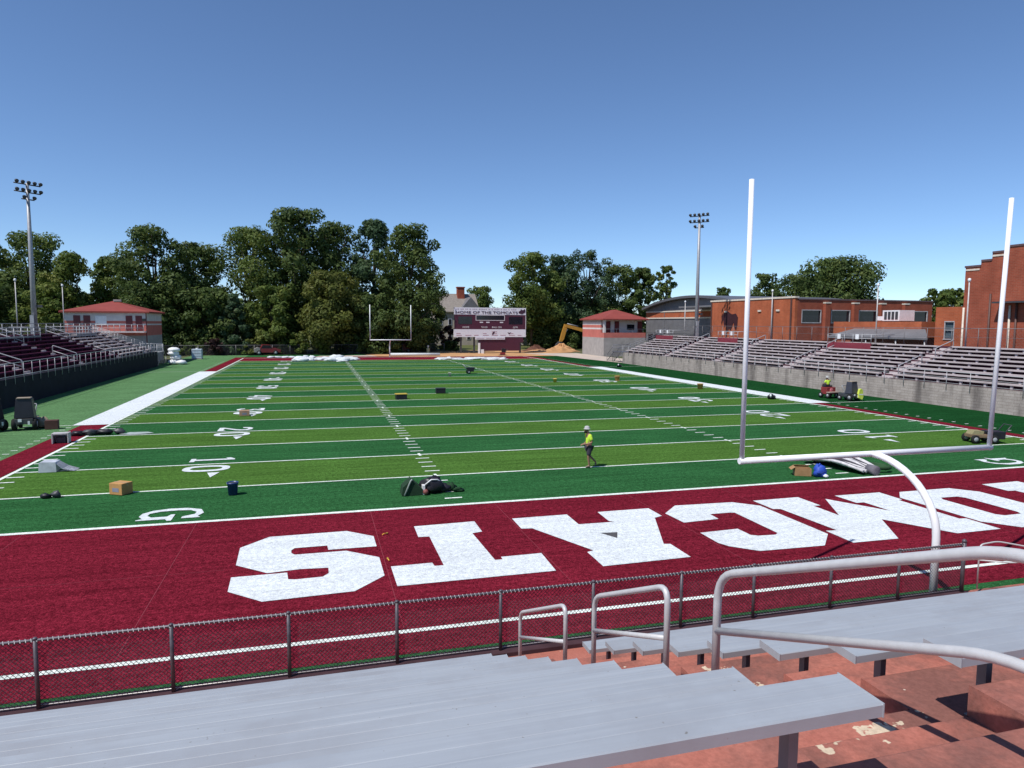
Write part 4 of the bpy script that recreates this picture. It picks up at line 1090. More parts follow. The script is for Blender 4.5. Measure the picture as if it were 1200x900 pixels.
for i,(lb,x,y,h,r_,lf) in enumerate(SHR):
    t = make_tree('shrub',lb,x,y,h,r_,.1,lf,300+i,int(700+r_*520),'shrub',.26,group='shrubs along the far fence',trunk_r=.06)
    t['category'] = 'shrub'
# far off wood behind the row so no bare horizon shows between trunks
clumps = []
rnd = random.Random(5)
for k in range(90):
    q = k/89; a_ = -118+q*190; y_ = 158+rnd.uniform(-6,10)+ (22 if 12 < a_ < 36 else 0)
    if 8 < a_ < 34: continue
    clumps.append((a_,y_,rnd.uniform(2.5,9),rnd.uniform(4,6.5)))
o = leaf_cloud('distant_wood', LF_D, None, clumps, 16000, .85, 77, .8)
tag(o,'dark distant wood behind the tree row','woodland',kind='stuff')

exec_items = True
# ------------------------------------------------------------------ soil mounds, excavator and far machines
def mound(label, x, y, rx, ry, h, m_, seed):
    rnd = random.Random(seed); m = MB(); n, k = 22, 7; vs_ = [(0,0,h)]
    for i in range(1,k+1):
        q = i/k
        for j in range(n):
            a_ = 2*PI*j/n; rr = q*(1+rnd.uniform(-.12,.12)); z = h*(1-q)**1.1*(1+rnd.uniform(-.25,.25)) if i < k else -.03
            vs_.append((rx*rr*math.cos(a_),ry*rr*math.sin(a_),max(z,-.03)))
    fs = [(0,1+j,1+(j+1)%n) for j in range(n)]
    for i in range(k-1):
        fs += [(1+i*n+j,1+(i+1)*n+j,1+(i+1)*n+(j+1)%n,1+i*n+(j+1)%n) for j in range(n)]
    m.add(vs_,fs,False); o = m.build('soil_mound', m_); o.location = (x,y,0.0); tag(o,label,'soil mound','soil mounds at the far end'); return o
mound('dark brown soil mound right of the scoreboard',33.5,121.5,3.4,2.2,1.5,M_DIRTD,1)
mound('orange clay mound under the excavator bucket',39.2,121,4.4,2.8,1.75,M_DIRT,2)
mound('low orange clay spoil in front of the dark mound',33,117.5,5.0,1.6,.6,M_DIRT,3)
t = thing('excavator','yellow excavator reaching its arm out from behind the right press box','excavator',(52.5,124.5,0),world=True)
def beam(m, pts, w_, h0, h1):
    for (a_,ha),(b_,hb) in zip(zip(pts,[h0]+[h1]*9),zip(pts[1:],[h1]*9)):
        pass
m = MB(); m.prism([(52.2,2.6),(51.6,3.1),(47.3,4.5),(45.5,5.05),(41.6,5.95),(41.4,5.35),(45.4,4.3),(47.2,3.6),(51.4,2.2)],'y',124.3,124.75); m.build('boom', M_CATY, t)
m = MB(); m.prism([(41.2,6.0),(42.0,5.75),(41.1,2.6),(40.5,1.9),(40.05,2.1),(40.5,3.9)],'y',124.35,124.7); m.build('stick', M_CATY, t)
m = MB(); m.prism([(40.6,2.05),(40.0,2.1),(39.3,1.5),(39.15,.9),(39.7,.5),(40.6,.75),(40.3,1.2)],'y',124.0,125.05); m.build('bucket', M_DGREY, t)
m = MB(); m.tube([(44.5,124.5,5.5),(41.9,124.5,6.1)],.1,8); m.tube([(42.0,124.5,4.9),(40.3,124.5,2.3)],.09,8); m.build('hydraulic_cylinder', M_GALV2, t)
MB().box(51.4,55.4,123.0,126.0,1.15,2.5).build('body', M_CATY, t); MB().box(51.6,53.2,123.0,124.2,2.51,4.0).build('cab', M_GLASS, t)
for yy in (122.7,125.7):
    m = MB(); m.prism([(50.8,.5),(51.2,0),(55.4,0),(55.8,.5),(55.4,1.0),(51.2,1.0)],'y',yy,yy+.6); m.build('track', M_DGREY, t)

def wheel(parent, x, y, z, r_, w_, rim=M_GALV2):
    o = MB().lathe([(r_*.55,-w_/2),(r_*.92,-w_/2),(r_,-w_*.3),(r_,w_*.3),(r_*.92,w_/2),(r_*.55,w_/2)],(x,y,z),16,'y').build('wheel', M_RUB, parent)
    MB().lathe([(.01,-w_*.52),(r_*.5,-w_*.52),(r_*.56,-w_*.4),(r_*.56,w_*.4),(r_*.5,w_*.52),(.01,w_*.52)],(x,y,z),12,'y').build('rim', rim, o)
    return o
# red mini loader by the far goal post
t = thing('mini_loader','small red loader with raised curved arm beside the far goal post','loader',(4.6,119,0),math.radians(180))
MB().box(-1.2,1.2,-.6,.6,.45,1.2).build('body', M_REDP, t); MB().box(-.1,.9,-.5,.5,1.21,1.75).build('engine_cover', M_REDP, t)
MB().tube(rounded([(-.6,0,1.1),(1.0,0,2.3),(2.3,0,2.75),(3.3,0,2.1),(3.6,0,1.1)],.6,6),.16,8).build('arm', M_REDP, t)
m = MB(); m.prism([(3.2,.2),(4.0,.2),(4.1,1.0),(3.4,1.1)],'y',-.6,.6); m.build('bucket', M_DGREY, t)
for xx in (-.8,.8):
    for yy in (-.7,.7): wheel(t,xx,yy,.42,.42,.3)
m = MB(); m.tube([(-.9,-.5,1.2),(-.9,-.5,2.2)],.04,6); m.tube([(-.9,.5,1.2),(-.9,.5,2.2)],.04,6); m.tube([(-.9,-.5,2.2),(-.9,.5,2.2)],.04,6); m.build('roll_bar', M_DGREY, t)
# red utility vehicle at the fence
t = thing('utility_vehicle','parked red and grey utility vehicle in front of the far fence','utility vehicle',(-21.3,112.2,0),math.radians(8))
m = MB(); m.prism([(-2.2,.5),(2.2,.5),(2.3,1.0),(1.6,1.25),(.9,1.3),(.4,1.9),(-.9,1.95),(-1.3,1.2),(-2.3,1.1)],'y',-.75,.75); m.build('body', M_REDP, t, .05)
m = MB(); m.prism([(-2.32,.55),(-1.35,.55),(-1.3,1.35),(-1.7,1.5),(-2.32,1.15)],'y',-.78,.78); m.build('cargo_box', mat('grey_beige_plastic',(.30,.27,.24),.6), t)
m = MB(); m.prism([(.8,1.32),(.38,1.82),(-.8,1.86),(-1.15,1.3)],'y',-.77,-.755); m.build('window', M_GLASS, t)
for xx in (-1.5,1.4):
    for yy in (-.7,.7): wheel(t,xx,yy,.45,.45,.3)
# marker, stone and small machine at far end
t = thing('yellow_barrel','pale yellow barrel with white top standing by the clay at the far end','barrel',(9.0,116,0.02)); m = MB(); m.lathe([(.28,0),(.33,.05),(.33,.45),(.30,.5),(.33,.55),(.33,.95),(.28,1.0)],n=14); m.build('drum', mat('pale_yellow',(.55,.5,.25),.5), t); MB().lathe([(.12,1.0),(.14,1.25),(.2,1.3),(.2,1.5),(.05,1.55)],n=12).build('cap', M_WHITE, t)
t = thing('plate_compactor','small dark red machine standing on the maroon border before the scoreboard','machine',(21.4,104.3,.02)); MB().box(-.45,.45,-.3,.3,.12,.6).build('engine', M_REDP, t); MB().box(-.15,.55,-.25,.25,.6,1.3).build('hopper', M_BLACK, t); MB().box(-.7,.7,-.35,.35,0,.12).build('base_plate', M_DGREY, t); MB().tube([(.4,-.25,.5),(1.0,-.25,1.2),(1.0,.25,1.2),(.4,.25,.5)],.03,6).build('handle', M_DGREY, t)
t = thing('parked_van','white van parked under the trees left of the right press box','van',(53.5,151,0),math.radians(5))
m = MB(); m.prism([(-2.5,.45),(2.5,.45),(2.55,1.1),(1.9,1.35),(1.2,2.25),(-2.45,2.3)],'y',-.95,.95); m.build('body', M_WHITE, t, .06)
m = MB(); m.prism([(1.75,1.42),(1.2,2.1),(.3,2.1),(.3,1.42)],'y',-.965,-.952); m.build('window', M_GLASS, t)
for xx in (-1.6,1.6):
    for yy in (-.85,.85): wheel(t,xx,yy,.36,.36,.25)

# white turf leftovers at the far end
def heap(name, label, cat, pts, m_, seed, grp=None, loc=None):
    rnd = random.Random(seed); m = MB()
    for (x,y,rx,ry,rz_) in pts: m.blob((x,y,rz_*.55),(rx,ry,rz_),rnd.randint(0,9999),.35,9,6)
    o = m.build(name, m_); return tag(o,label,cat,grp)
rnd = random.Random(21)
heap('turf_scrap_heap','scattered heap of white turf scraps on the far goal line, left of the goal post','turf heap',[(rnd.uniform(-15.5,-6.5),rnd.uniform(88.5,98),rnd.uniform(.4,1.3),rnd.uniform(.3,.9),rnd.uniform(.12,.42)) for _ in range(34)],M_WHITE_TURF,1,'white turf heaps at the far end')
heap('turf_scrap_heap','scattered heap of white turf strips before the scoreboard','turf heap',[(rnd.uniform(7,19),rnd.uniform(88,95),rnd.uniform(.4,1.5),rnd.uniform(.2,.7),rnd.uniform(.08,.22)) for _ in range(30)],M_WHITE_TURF,2,'white turf heaps at the far end')
heap('turf_strip','white turf strip lying beyond the far goal line before the red utility vehicle','turf strip',[(-20+k*1.1,101.5+rnd.uniform(-.4,.4),.75,.5,.18) for k in range(7)],M_WHITE_TURF,3,'white turf heaps at the far end')
m = MB(); m.tube([(.5,106,.25),(9.5,105,.25)],.27,10); o = m.build('turf_roll', M_WHITE_TURF); tag(o,'long white turf roll lying on the maroon border under the far goal post','turf roll')
t = thing('stacked_turf_rolls','pile of white wrapped turf bundles against the end of the left grandstand','turf pile',(-32.0,84.6,0))
for k,(x,y,z,a_) in enumerate(((-.1,0,.35,0),(.2,.2,1.0,.15),(-.15,.1,1.55,-.1),(.0,.1,2.05,.2),(.9,-.3,.28,.3))):
    m = MB(); m.blob((x,y,z),(.75,.8,.38),40+k,.16,12,8); m.build('turf_bundle', M_WHITE, t)
t = thing('water_tank','pale blue white square tank standing on the turf by the far fence','tank',(-31.2,99,0))
MB().box(-.75,.75,-.6,.6,.15,1.65).build('tank_body', mat('pale_blue_plastic',(.52,.60,.68),.5), t, .06); MB().box(-.8,.8,-.65,.65,0,.14).build('pallet', M_GREYBL, t); MB().lathe([(.2,1.65),(.2,1.78),(.1,1.8)],n=12).build('cap', M_WHITE, t)
m = MB()
for z in (.5,.95,1.4): m.box(-.77,.77,-.62,.62,z,z+.04)
m.build('band', M_GALV2, t)

# ------------------------------------------------------------------ things lying on the field
def carton(name,label,x,y,rz,sx,sy,sz,m_,tape=True,cat='box',open_=False):
    t = thing(name,label,cat,(x,y,.012),rz)
    if open_:
        m = MB(); w_=.02
        m.box(-sx/2,sx/2,-sy/2,-sy/2+w_,0,sz); m.box(-sx/2,sx/2,sy/2-w_,sy/2,0,sz); m.box(-sx/2,-sx/2+w_,-sy/2+w_,sy/2-w_,0,sz); m.box(sx/2-w_,sx/2,-sy/2+w_,sy/2-w_,0,sz); m.box(-sx/2+w_,sx/2-w_,-sy/2+w_,sy/2-w_,0,.02)
        m.build('carton',m_,t); f_ = MB(); f_.obox((0,sy/2+.09,sz+.02),(sx,.2,.012),0,-.5); f_.obox((-sx/2-.08,0,sz),(.2,sy,.012),0,0,-.6); f_.build('flap',m_,t)
    else:
        MB().box(-sx/2,sx/2,-sy/2,sy/2,0,sz).build('carton',m_,t,.01)
        if tape: MB().box(-sx/2-.003,sx/2+.003,-.04,.04,sz*.7,sz+.003).build('tape',mat('brown_tape',(.42,.26,.12),.4),t); MB().box(-.14,.14,-sy/2-.004,-sy/2-.001,sz*.25,sz*.6).build('printed_patch',mat('grey_print',(.25,.25,.3),.7),t)
    return t
carton('cardboard_box','brown cardboard box on the five yard line left of the blue bucket',-19.35,4.45,math.radians(-32),.55,.48,.40,M_CARD)
carton('cardboard_box','small brown box lying on the yard number near the left sideline',-17.2,25.2,.1,.62,.5,.34,mat('tan_card',(.42,.26,.17),.8))
carton('cardboard_box','dark brown box on the left apron turf beside the tan cloth',-27.0,21.7,.15,.62,.5,.50,mat('dark_brown_card',(.10,.05,.04),.8),False)
carton('cardboard_box','open tan box on the near goal line beside the blue bag',6.25,1.0,math.radians(-25),.62,.42,.30,mat('dull_tan_card',(.36,.21,.10),.85),False,open_=True)
carton('tool_crate','yellow topped crate in midfield left of the field centre',-6.2,32.7,.1,.85,.55,.38,M_BLACK,False,'crate')
MB().box(-.46,.46,-.3,.3,.39,.45).build('lid',M_YEL,bpy.data.objects['tool_crate'])
carton('tool_crate','dark crate in midfield, farther than the yellow topped crate',-2.35,36.6,0,.80,.5,.42,M_BLACK,False,'crate')
MB().box(-.43,.43,-.28,.28,.43,.47).build('lid',M_DGREY,bpy.data.objects['tool_crate.001'])
def bucket(label,x,y,m_,h=.42,r_=.17):
    t = thing('bucket',label,'bucket',(x,y,.012))
    m = MB(); m.lathe([(r_*.82,0),(r_,h),(r_*1.06,h+.005),(r_*1.06,h-.04),(r_*1.02,h-.045)],n=18); m.build('pail',m_,t)
    MB().lathe([(.01,h-.03),(r_*.95,h-.03),(r_*.95,h-.025)],n=16).build('contents',M_DGREY,t)
    MB().tube([(r_*math.cos(a_)*1.05,-.02,h-.02-r_*.7*math.sin(a_)) for a_ in [PI*k/10 for k in range(11)]],.008,6).build('handle',M_GALV2,t)
    return t
bucket('dark blue bucket on the green turf near the five yard line',-15.55,3.3,M_BLUE,.44,.185)
bucket('small pale bucket far out in the middle of the field',2.0,55.4,mat('pale_bucket',(.5,.5,.42),.5),.4,.18)
bucket('small yellow bucket near the right hash marks at midfield',11.2,45.3,M_YEL,.38,.2)
# white scraps near left sideline
t = thing('plastic_crate','open pale crate on the maroon strip beside the left sideline','crate',(-24.95,16.55,.012),.1)
m = MB(); m.box(-.36,-.31,-.3,.3,0,.5); m.box(.31,.36,-.3,.3,0,.5); m.box(-.30,.30,.25,.3,0,.5); m.box(-.30,.30,-.3,.3,.44,.5); m.build('crate_frame',mat('grey_white_plastic',(.50,.48,.46),.6),t); MB().box(-.2,.2,-.1,.2,0,.28).build('contents',M_DGREY,t)
o = MB()
o.blob((0,0,.2),(.36,.3,.30),5,.12,14,8); o.box(-.36,.22,-.26,.26,0,.42); o.add([(.22,-.26,.42),(.22,.26,.42),(.75,.3,.02),(.72,-.3,.02)],[(0,1,2,3),(0,3,2,1)])
t = thing('turf_sample_bundle','white plastic covered bundle on the ten yard line near the left sideline','bundle',(-23.05,9.2,.012))
m = MB(); m.prism([(-.36,0),(.28,0),(.26,.4),(-.32,.42)],'y',-.27,.27); m.build('bundle',mat('bluish_white_wrap',(.56,.58,.62),.4),t,.04)
m = MB(); m.add([(.2,-.26,.40),(.2,.26,.41),(.55,.3,.16),(.5,-.3,.12),(.95,.28,.02),(.9,-.24,.015)],[(0,1,2,3),(3,2,4,5),(0,3,2,1),(3,5,4,2)]); m.build('loose_sheet',mat('bluish_white_wrap',(.56,.58,.62),.4),t)
def clutter(name,label,cat,c,pieces,m_,seed):
    rnd = random.Random(seed); t = thing(name,label,cat,(c[0],c[1],.012))
    for k,(x,y,l,w_,h,a_) in enumerate(pieces):
        m = MB(); m.blob((x,y,h*.5),(l/2,w_/2,h*.55),rnd.randint(0,999),.3,10,7); m.build('bag' if k % 2 == 0 else 'hose_coil', m_[k % len(m_)], t)
    return t
clutter('tool_pile','dark pile of hoses and tools lying across the left sideline','tool pile',(-24.0,18.8),[(-.9,-.1,.7,.5,.24,0),(-.3,.0,.8,.5,.3,0),(.4,.05,.9,.5,.28,0),(1.05,.1,.6,.4,.3,0),(-1.5,-.2,.4,.3,.22,0)],[M_BLACK,M_DGREY],5)
clutter('tool_pile','small dark tool lying on the five yard line left of the cardboard box','tool pile',(-21.5,4.35),[(-.15,0,.35,.25,.16,0),(.17,.02,.3,.22,.22,0)],[M_BLACK,M_DGREY],6)
t = thing('tan_sack','crumpled tan sack on the left apron turf beside the dark machine','sack',(-27.75,22.4,.012)); m = MB(); m.blob((0,0,.25),(.42,.3,.34),8,.3,12,8); m.blob((.35,.1,.18),(.3,.25,.24),9,.3,10,7); m.build('sack',mat('tan_cloth',(.35,.29,.2),.9),t); MB().tube([(-.2,-.05,.5),(-.15,0,.62),(-.05,.02,.55)],.04,6).build('tied_neck',mat('tan_cloth',(.35,.29,.2),.9),t)
o = MB().flat([[(-22.9,18.6),(-22.3,18.35),(-21.2,18.7),(-21.6,19.2),(-22.5,19.25)]],.03).build('plastic_sheet',mat('grey_white_sheet',(.40,.45,.42),.5)); tag(o,'flat grey white sheet lying right of the hose pile on the left sideline','plastic sheet')

# turf offcut roll + black bags by the left hash marks
t = thing('turf_offcut_pile','dark green rolled turf with black bags near the left hash marks','turf pile',(-9.0,1.85,.012)); t.scale = (.86,.86,.86)
m = MB(); m.prism([(-.98,0),(-.15,0),(-.1,.22),(-.58,.66),(-.92,.35)],'y',-.32,.34); m.build('folded_turf',mat('dark_turf_backing',(.022,.05,.026),.9),t,.03)
m = MB(); m.tube(rounded([(-.86,-.34,.02),(-.62,-.345,.60),(-.55,-.345,.68)],.05),.035,6); m.build('turf_edge',mat('pale_turf_edge',(.30,.33,.30),.9),t)
m = MB(); m.blob((.35,.05,.26),(.52,.34,.38),11,.22,14,9); m.blob((.78,.1,.14),(.38,.26,.22),12,.25,12,8); m.build('black_bag',M_BLACK,t)
m = MB(); m.tube([(-.02,-.2,.38),(.25,-.25,.60),(.5,-.2,.58),(.72,-.1,.40)],.03,6); m.tube([(-.06,.1,.36),(.2,.3,.55)],.03,6); m.build('white_cord',M_WHITE,t)
m = MB(); m.lathe([(.05,-.2),(.10,-.16),(.11,-.1),(.11,.08),(.05,.1)],(.0,-.25,.12),14,'y'); m.build('paint_can',mat('reddish_can',(.20,.06,.05),.6),t)
MB().box(-.12,-.02,-.3,.0,0,.38).build('white_card',M_WHITE,t)
m = MB(); m.blob((1.15,.12,.14),(.22,.2,.2),14,.4,12,8); m.blob((1.38,.0,.07),(.26,.2,.09),15,.4,12,8); m.build('green_rag',mat('dark_green_cloth',(.018,.05,.022),.9),t)
# striped turf roll on the right
t = thing('striped_turf_pile','long striped black and white turf roll by the right hash marks under the crossbar','turf pile',(9.0,1.75,.012))
rnd = random.Random(4)
M_STR = mat('grey_white_edge',(.58,.56,.56),.8,0,.25,6); M_STD = mat('grey_black_edge',(.055,.05,.06),.9)
for k in range(13):
    dx = -.85+.125*k; m = MB(); y0_ = 1.5+rnd.uniform(-.25,.25); 
    path = rounded([(dx-.15,y0_,.12),(dx-.05+rnd.uniform(-.08,.08),.6,.34+.1*math.sin(k*1.3)),(dx*.8+rnd.uniform(-.08,.08),-.4,.32+.08*math.cos(k)),(dx*.55+.15,-1.3+rnd.uniform(-.15,.15),.16)],.5,6)
    m.tube(path,.062+.03*rnd.random(),7); m.build('turf_strip',M_STR if k % 2 == 0 else M_STD,t)
m = MB(); m.lathe([(.05,-.22),(.19,-.22),(.2,-.1),(.19,.22),(.05,.22)],(.12,-1.4,.2),16,'y'); m.build('turf_roll',mat('grey_turf_back',(.16,.15,.17),.9),t)
m = MB(); m.tube([(.95+.42*math.cos(a_),-.85+.36*math.sin(a_),.13+.1*math.sin(a_*.5)) for a_ in [2*PI*k/18 for k in range(17)]],.10,8); m.build('green_loop',mat('dark_turf_loop',(.035,.085,.035),.9),t)
m = MB(); m.blob((.2,1.2,.15),(.9,.25,.22),31,.3,12,7); m.build('black_sheet',M_BLACK,t)
t = thing('blue_bag','crumpled bright blue bag on the turf beside the open tan box','bag',(6.75,.6,.012)); m = MB(); m.blob((0,0,.2),(.24,.2,.27),51,.3,12,8); m.blob((.08,-.12,.08),(.16,.12,.12),52,.3,10,7); m.build('bag',mat('bright_blue_cloth',(.02,.07,.42),.6),t); MB().tube([(-.05,0,.42),(0,0,.52),(.08,.02,.46)],.03,6).build('tied_neck',mat('bright_blue_cloth',(.02,.07,.42),.6),t); MB().blob((.1,-.25,.06),(.12,.1,.08),53,.2,9,6).build('white_tag',M_WHITE,t)
# small turf pieces / cones along the right
for nm_,lb,x,y,m_ in (('sand_bucket','small tan bucket on the yard number near the right sideline, farther one',18.5,45.9,M_CARD),('sand_bucket','small tan bucket beside the right white sideline strip, nearer one',22.2,35.3,M_CARD)):
    t = bucket(lb,x,y,m_,.5,.28); t.name = nm_
for lb,x,y in (('small dark sandbag on the right sideline strip behind the near left upright',23.2,26.1),('small dark sandbag with a white tag on the right apron before the steel stair',28.7,67.8)):
    t = thing('sandbag',lb,'sandbag',(x,y,.012)); MB().blob((0,0,.2),(.26,.24,.24),60,.25,12,8).build('bag',M_BLACK,t); MB().blob((.26,.05,.14),(.2,.2,.18),62,.25,12,8).build('bag',M_DGREY,t); MB().blob((-.1,-.12,.28),(.11,.1,.14),61,.2,10,7).build('white_tag',M_WHITE,t)
t = thing('spreader','small dark spreader with pale handle far out near the right hash marks','spreader',(5.2,59,.012)); MB().prism([(-.35,.25),(.35,.25),(.5,.75),(-.5,.75)],'y',-.35,.35).build('hopper',M_BLACK,t); wheel(t,-.25,-.45,.2,.2,.12); wheel(t,-.25,.45,.2,.2,.12); MB().tube([(-.3,-.2,.4),(-.9,-.2,1.1),(-.9,.2,1.1),(-.3,.2,.4)],.035,6).build('handle',M_GALV2,t)
for i,(x,y,lb) in enumerate(((-10.85,-2.75,'yellow glove scrap on the maroon turf right of the letter S top'),(-10.95,-4.95,'orange cutting tool on the maroon turf between the letters S and T'))):
    t = thing('hand_tool',lb,'hand tool',(x,y,.018),.7+i); t.scale = (.6,.6,.6); m = MB(); m.tube([(-.14,0,.03),(0,.02,.05),(.14,-.02,.03)],.024,6); m.build('handle',mat('orange_yellow_plastic',(.75,.38,.03),.5),t); MB().box(.1,.22,-.03,.03,.005,.05).build('blade',M_YEL,t)

# work machines
def turf_machine(label, x, y, rz, m_body=M_BLACK, s=1.0):
    t = thing('turf_machine',label,'work machine',(x,y,.012),rz,'turf work machines'); t.scale = (s*.86,s,s*1.08)
    m = MB(); v0 = [(-.55,-.36,.62),(.55,-.36,.62),(.55,.36,.62),(-.55,.36,.62),(-.42,-.24,1.62),(.42,-.24,1.62),(.42,.3,1.62),(-.42,.3,1.62)]
    m.add(v0,[(0,3,2,1),(4,5,6,7),(0,1,5,4),(1,2,6,5),(2,3,7,6),(3,0,4,7)]); m.build('hopper',m_body,t,.03)
    MB().box(-.5,.5,-.45,1.1,.32,.6).build('chassis',M_DGREY,t,.02)
    MB().box(-.38,.38,-.29,.2,1.625,1.67).build('lid_trim',mat('tan_trim',(.36,.28,.2),.6),t)
    MB().box(-.3,-.1,-.475,-.455,.45,.6).build('lamp',M_WHITE,t); MB().box(.22,.34,-.475,-.455,.3,.48).build('lamp',M_WHITE,t)
    for xx in (-.56,.56):
        o = MB().lathe([(.1,-.12),(.27,-.12),(.3,-.07),(.3,.07),(.27,.12),(.1,.12)],(xx,-.2,.3),16,'x').build('wheel',M_RUB,t); MB().lathe([(.01,-.125),(.15,-.125),(.15,.125),(.01,.125)],(xx,-.2,.3),12,'x').build('rim',M_GALV2,o)
        o = MB().lathe([(.08,-.1),(.2,-.1),(.22,-.06),(.22,.06),(.2,.1),(.08,.1)],(xx*.9,.9,.22),14,'x').build('wheel',M_RUB,t); MB().lathe([(.01,-.105),(.11,-.105),(.11,.105),(.01,.105)],(xx*.9,.9,.22),12,'x').build('rim',M_GALV2,o)
    MB().tube(rounded([(-.42,.35,.6),(-.5,.75,1.25),(.5,.75,1.25),(.42,.35,.6)],.1),.035,8).build('handlebar',M_GALV2,t)
    MB().box(.56,.85,-.1,.2,.5,.55).build('side_arm',M_DGREY,t)
    return t
turf_machine('tall black turf work machine on the left apron turf, fully in view',-28.3,21.75,math.radians(8))
turf_machine('black turf work machine cut off by the left edge of the photo',-29.75,21.3,math.radians(60))
tm = turf_machine('dark turf work machine with a hi vis vest by the right concrete wall',28.95,23.6,math.radians(10),mat('dark_blue_grey_plastic',(.045,.045,.06),.5),.88)
t = thing('safety_vest','yellow green safety vest draped over the dark machine by the right wall','vest',(29.42,23.2,.012)); m = MB(); m.prism([(-.18,.25),(.14,.12),(.24,.35),(.18,.85),(.05,1.0),(-.12,.95),(-.2,.6)],'y',-.1,.1); m.build('cloth',mat('hi_vis_cloth',(.62,.72,.10),.8),t,.03); MB().prism([(-.19,.5),(.21,.5),(.2,.58),(-.19,.58)],'y',-.105,.105).build('reflective_band',M_WHITE,t)
t = thing('utility_cart','low red utility cart with flat rear deck by the right concrete wall','cart',(28.72,25.9,.012),math.radians(5)); t.scale = (.85,.85,.9)
MB().box(-.55,.55,-.3,.5,.35,1.0).build('body',M_REDP,t,.04); MB().box(-.65,.55,-.75,-.31,.52,.6).build('rear_deck',mat('worn_tan_deck',(.36,.27,.22),.8),t); MB().box(-.45,.45,.05,.45,1.01,1.15).build('seat_base',M_BLACK,t); MB().lathe([(.2,-.34),(.22,-.32),(.22,-.305),(.05,-.3)],(0,0,.72),14,'y').build('rear_fan',mat('pink_red',(.50,.14,.16),.5),t)
for xx in (-.55,.55):
    for yy in (-.45,.45):
        o = MB().lathe([(.1,-.1),(.24,-.1),(.26,0),(.24,.1),(.1,.1)],(xx,yy,.26),14,'x').build('wheel',M_RUB,t); MB().lathe([(.01,-.105),(.14,-.105),(.14,.105),(.01,.105)],(xx,yy,.26),12,'x').build('rim',M_GALV2,o)
t = thing('line_cart','low brown and black cart with small wheels beside the right upright','cart',(20.85,5.35,.012),math.radians(-18))
MB().box(-.75,.1,-.32,.32,.28,.45).build('deck',mat('brown_wood',(.22,.15,.09),.8),t,.02); MB().prism([(-.7,.455),(-.15,.455),(-.1,.62),(-.6,.66)],'y',-.28,.28).build('folded_canvas',mat('olive_tan_cloth',(.30,.26,.14),.9),t); MB().box(.11,.95,-.36,.36,.22,.62).build('engine_box',M_BLACK,t,.03); MB().tube([(.9,-.3,.5),(1.25,-.3,.95),(1.25,.3,.95),(.9,.3,.5)],.03,6).build('handle',M_DGREY,t)
for xx in (-.6,.35):
    for yy in (-.4,.4): wheel(t,xx,yy,.22,.22,.14)

# ------------------------------------------------------------------ people
def skin(name, verts, edges, m_, parent, root=0, sub=2):
    me = bpy.data.meshes.new(name); me.from_pydata([v[:3] for v in verts],edges,[]); me.materials.append(m_)
    o = link(bpy.data.objects.new(name,me)); o.parent = parent
    md = o.modifiers.new('skin','SKIN'); md.use_smooth_shade = True
    for i,v in enumerate(verts):
        sv = me.skin_vertices[0].data[i]; sv.radius = (v[3],v[3]*(v[4] if len(v) > 4 else 1)); sv.use_root = (i == root)
    s_ = o.modifiers.new('sub','SUBSURF'); s_.levels = sub; s_.render_levels = sub
    return o
M_SKIN = mat('sun_tanned_skin',(.30,.16,.10),.55,0,.08); M_HIVIS = mat('hi_vis_shirt',(.55,.80,.06),.8,0,.1,8); M_SHORT = mat('dark_grey_shorts',(.055,.05,.065),.85); M_HAT = mat('grey_sun_hat',(.48,.48,.47),.85); M_SHOE = mat('tan_shoe',(.22,.17,.13),.8); M_BEARD = mat('dark_hair',(.02,.016,.014),.9)
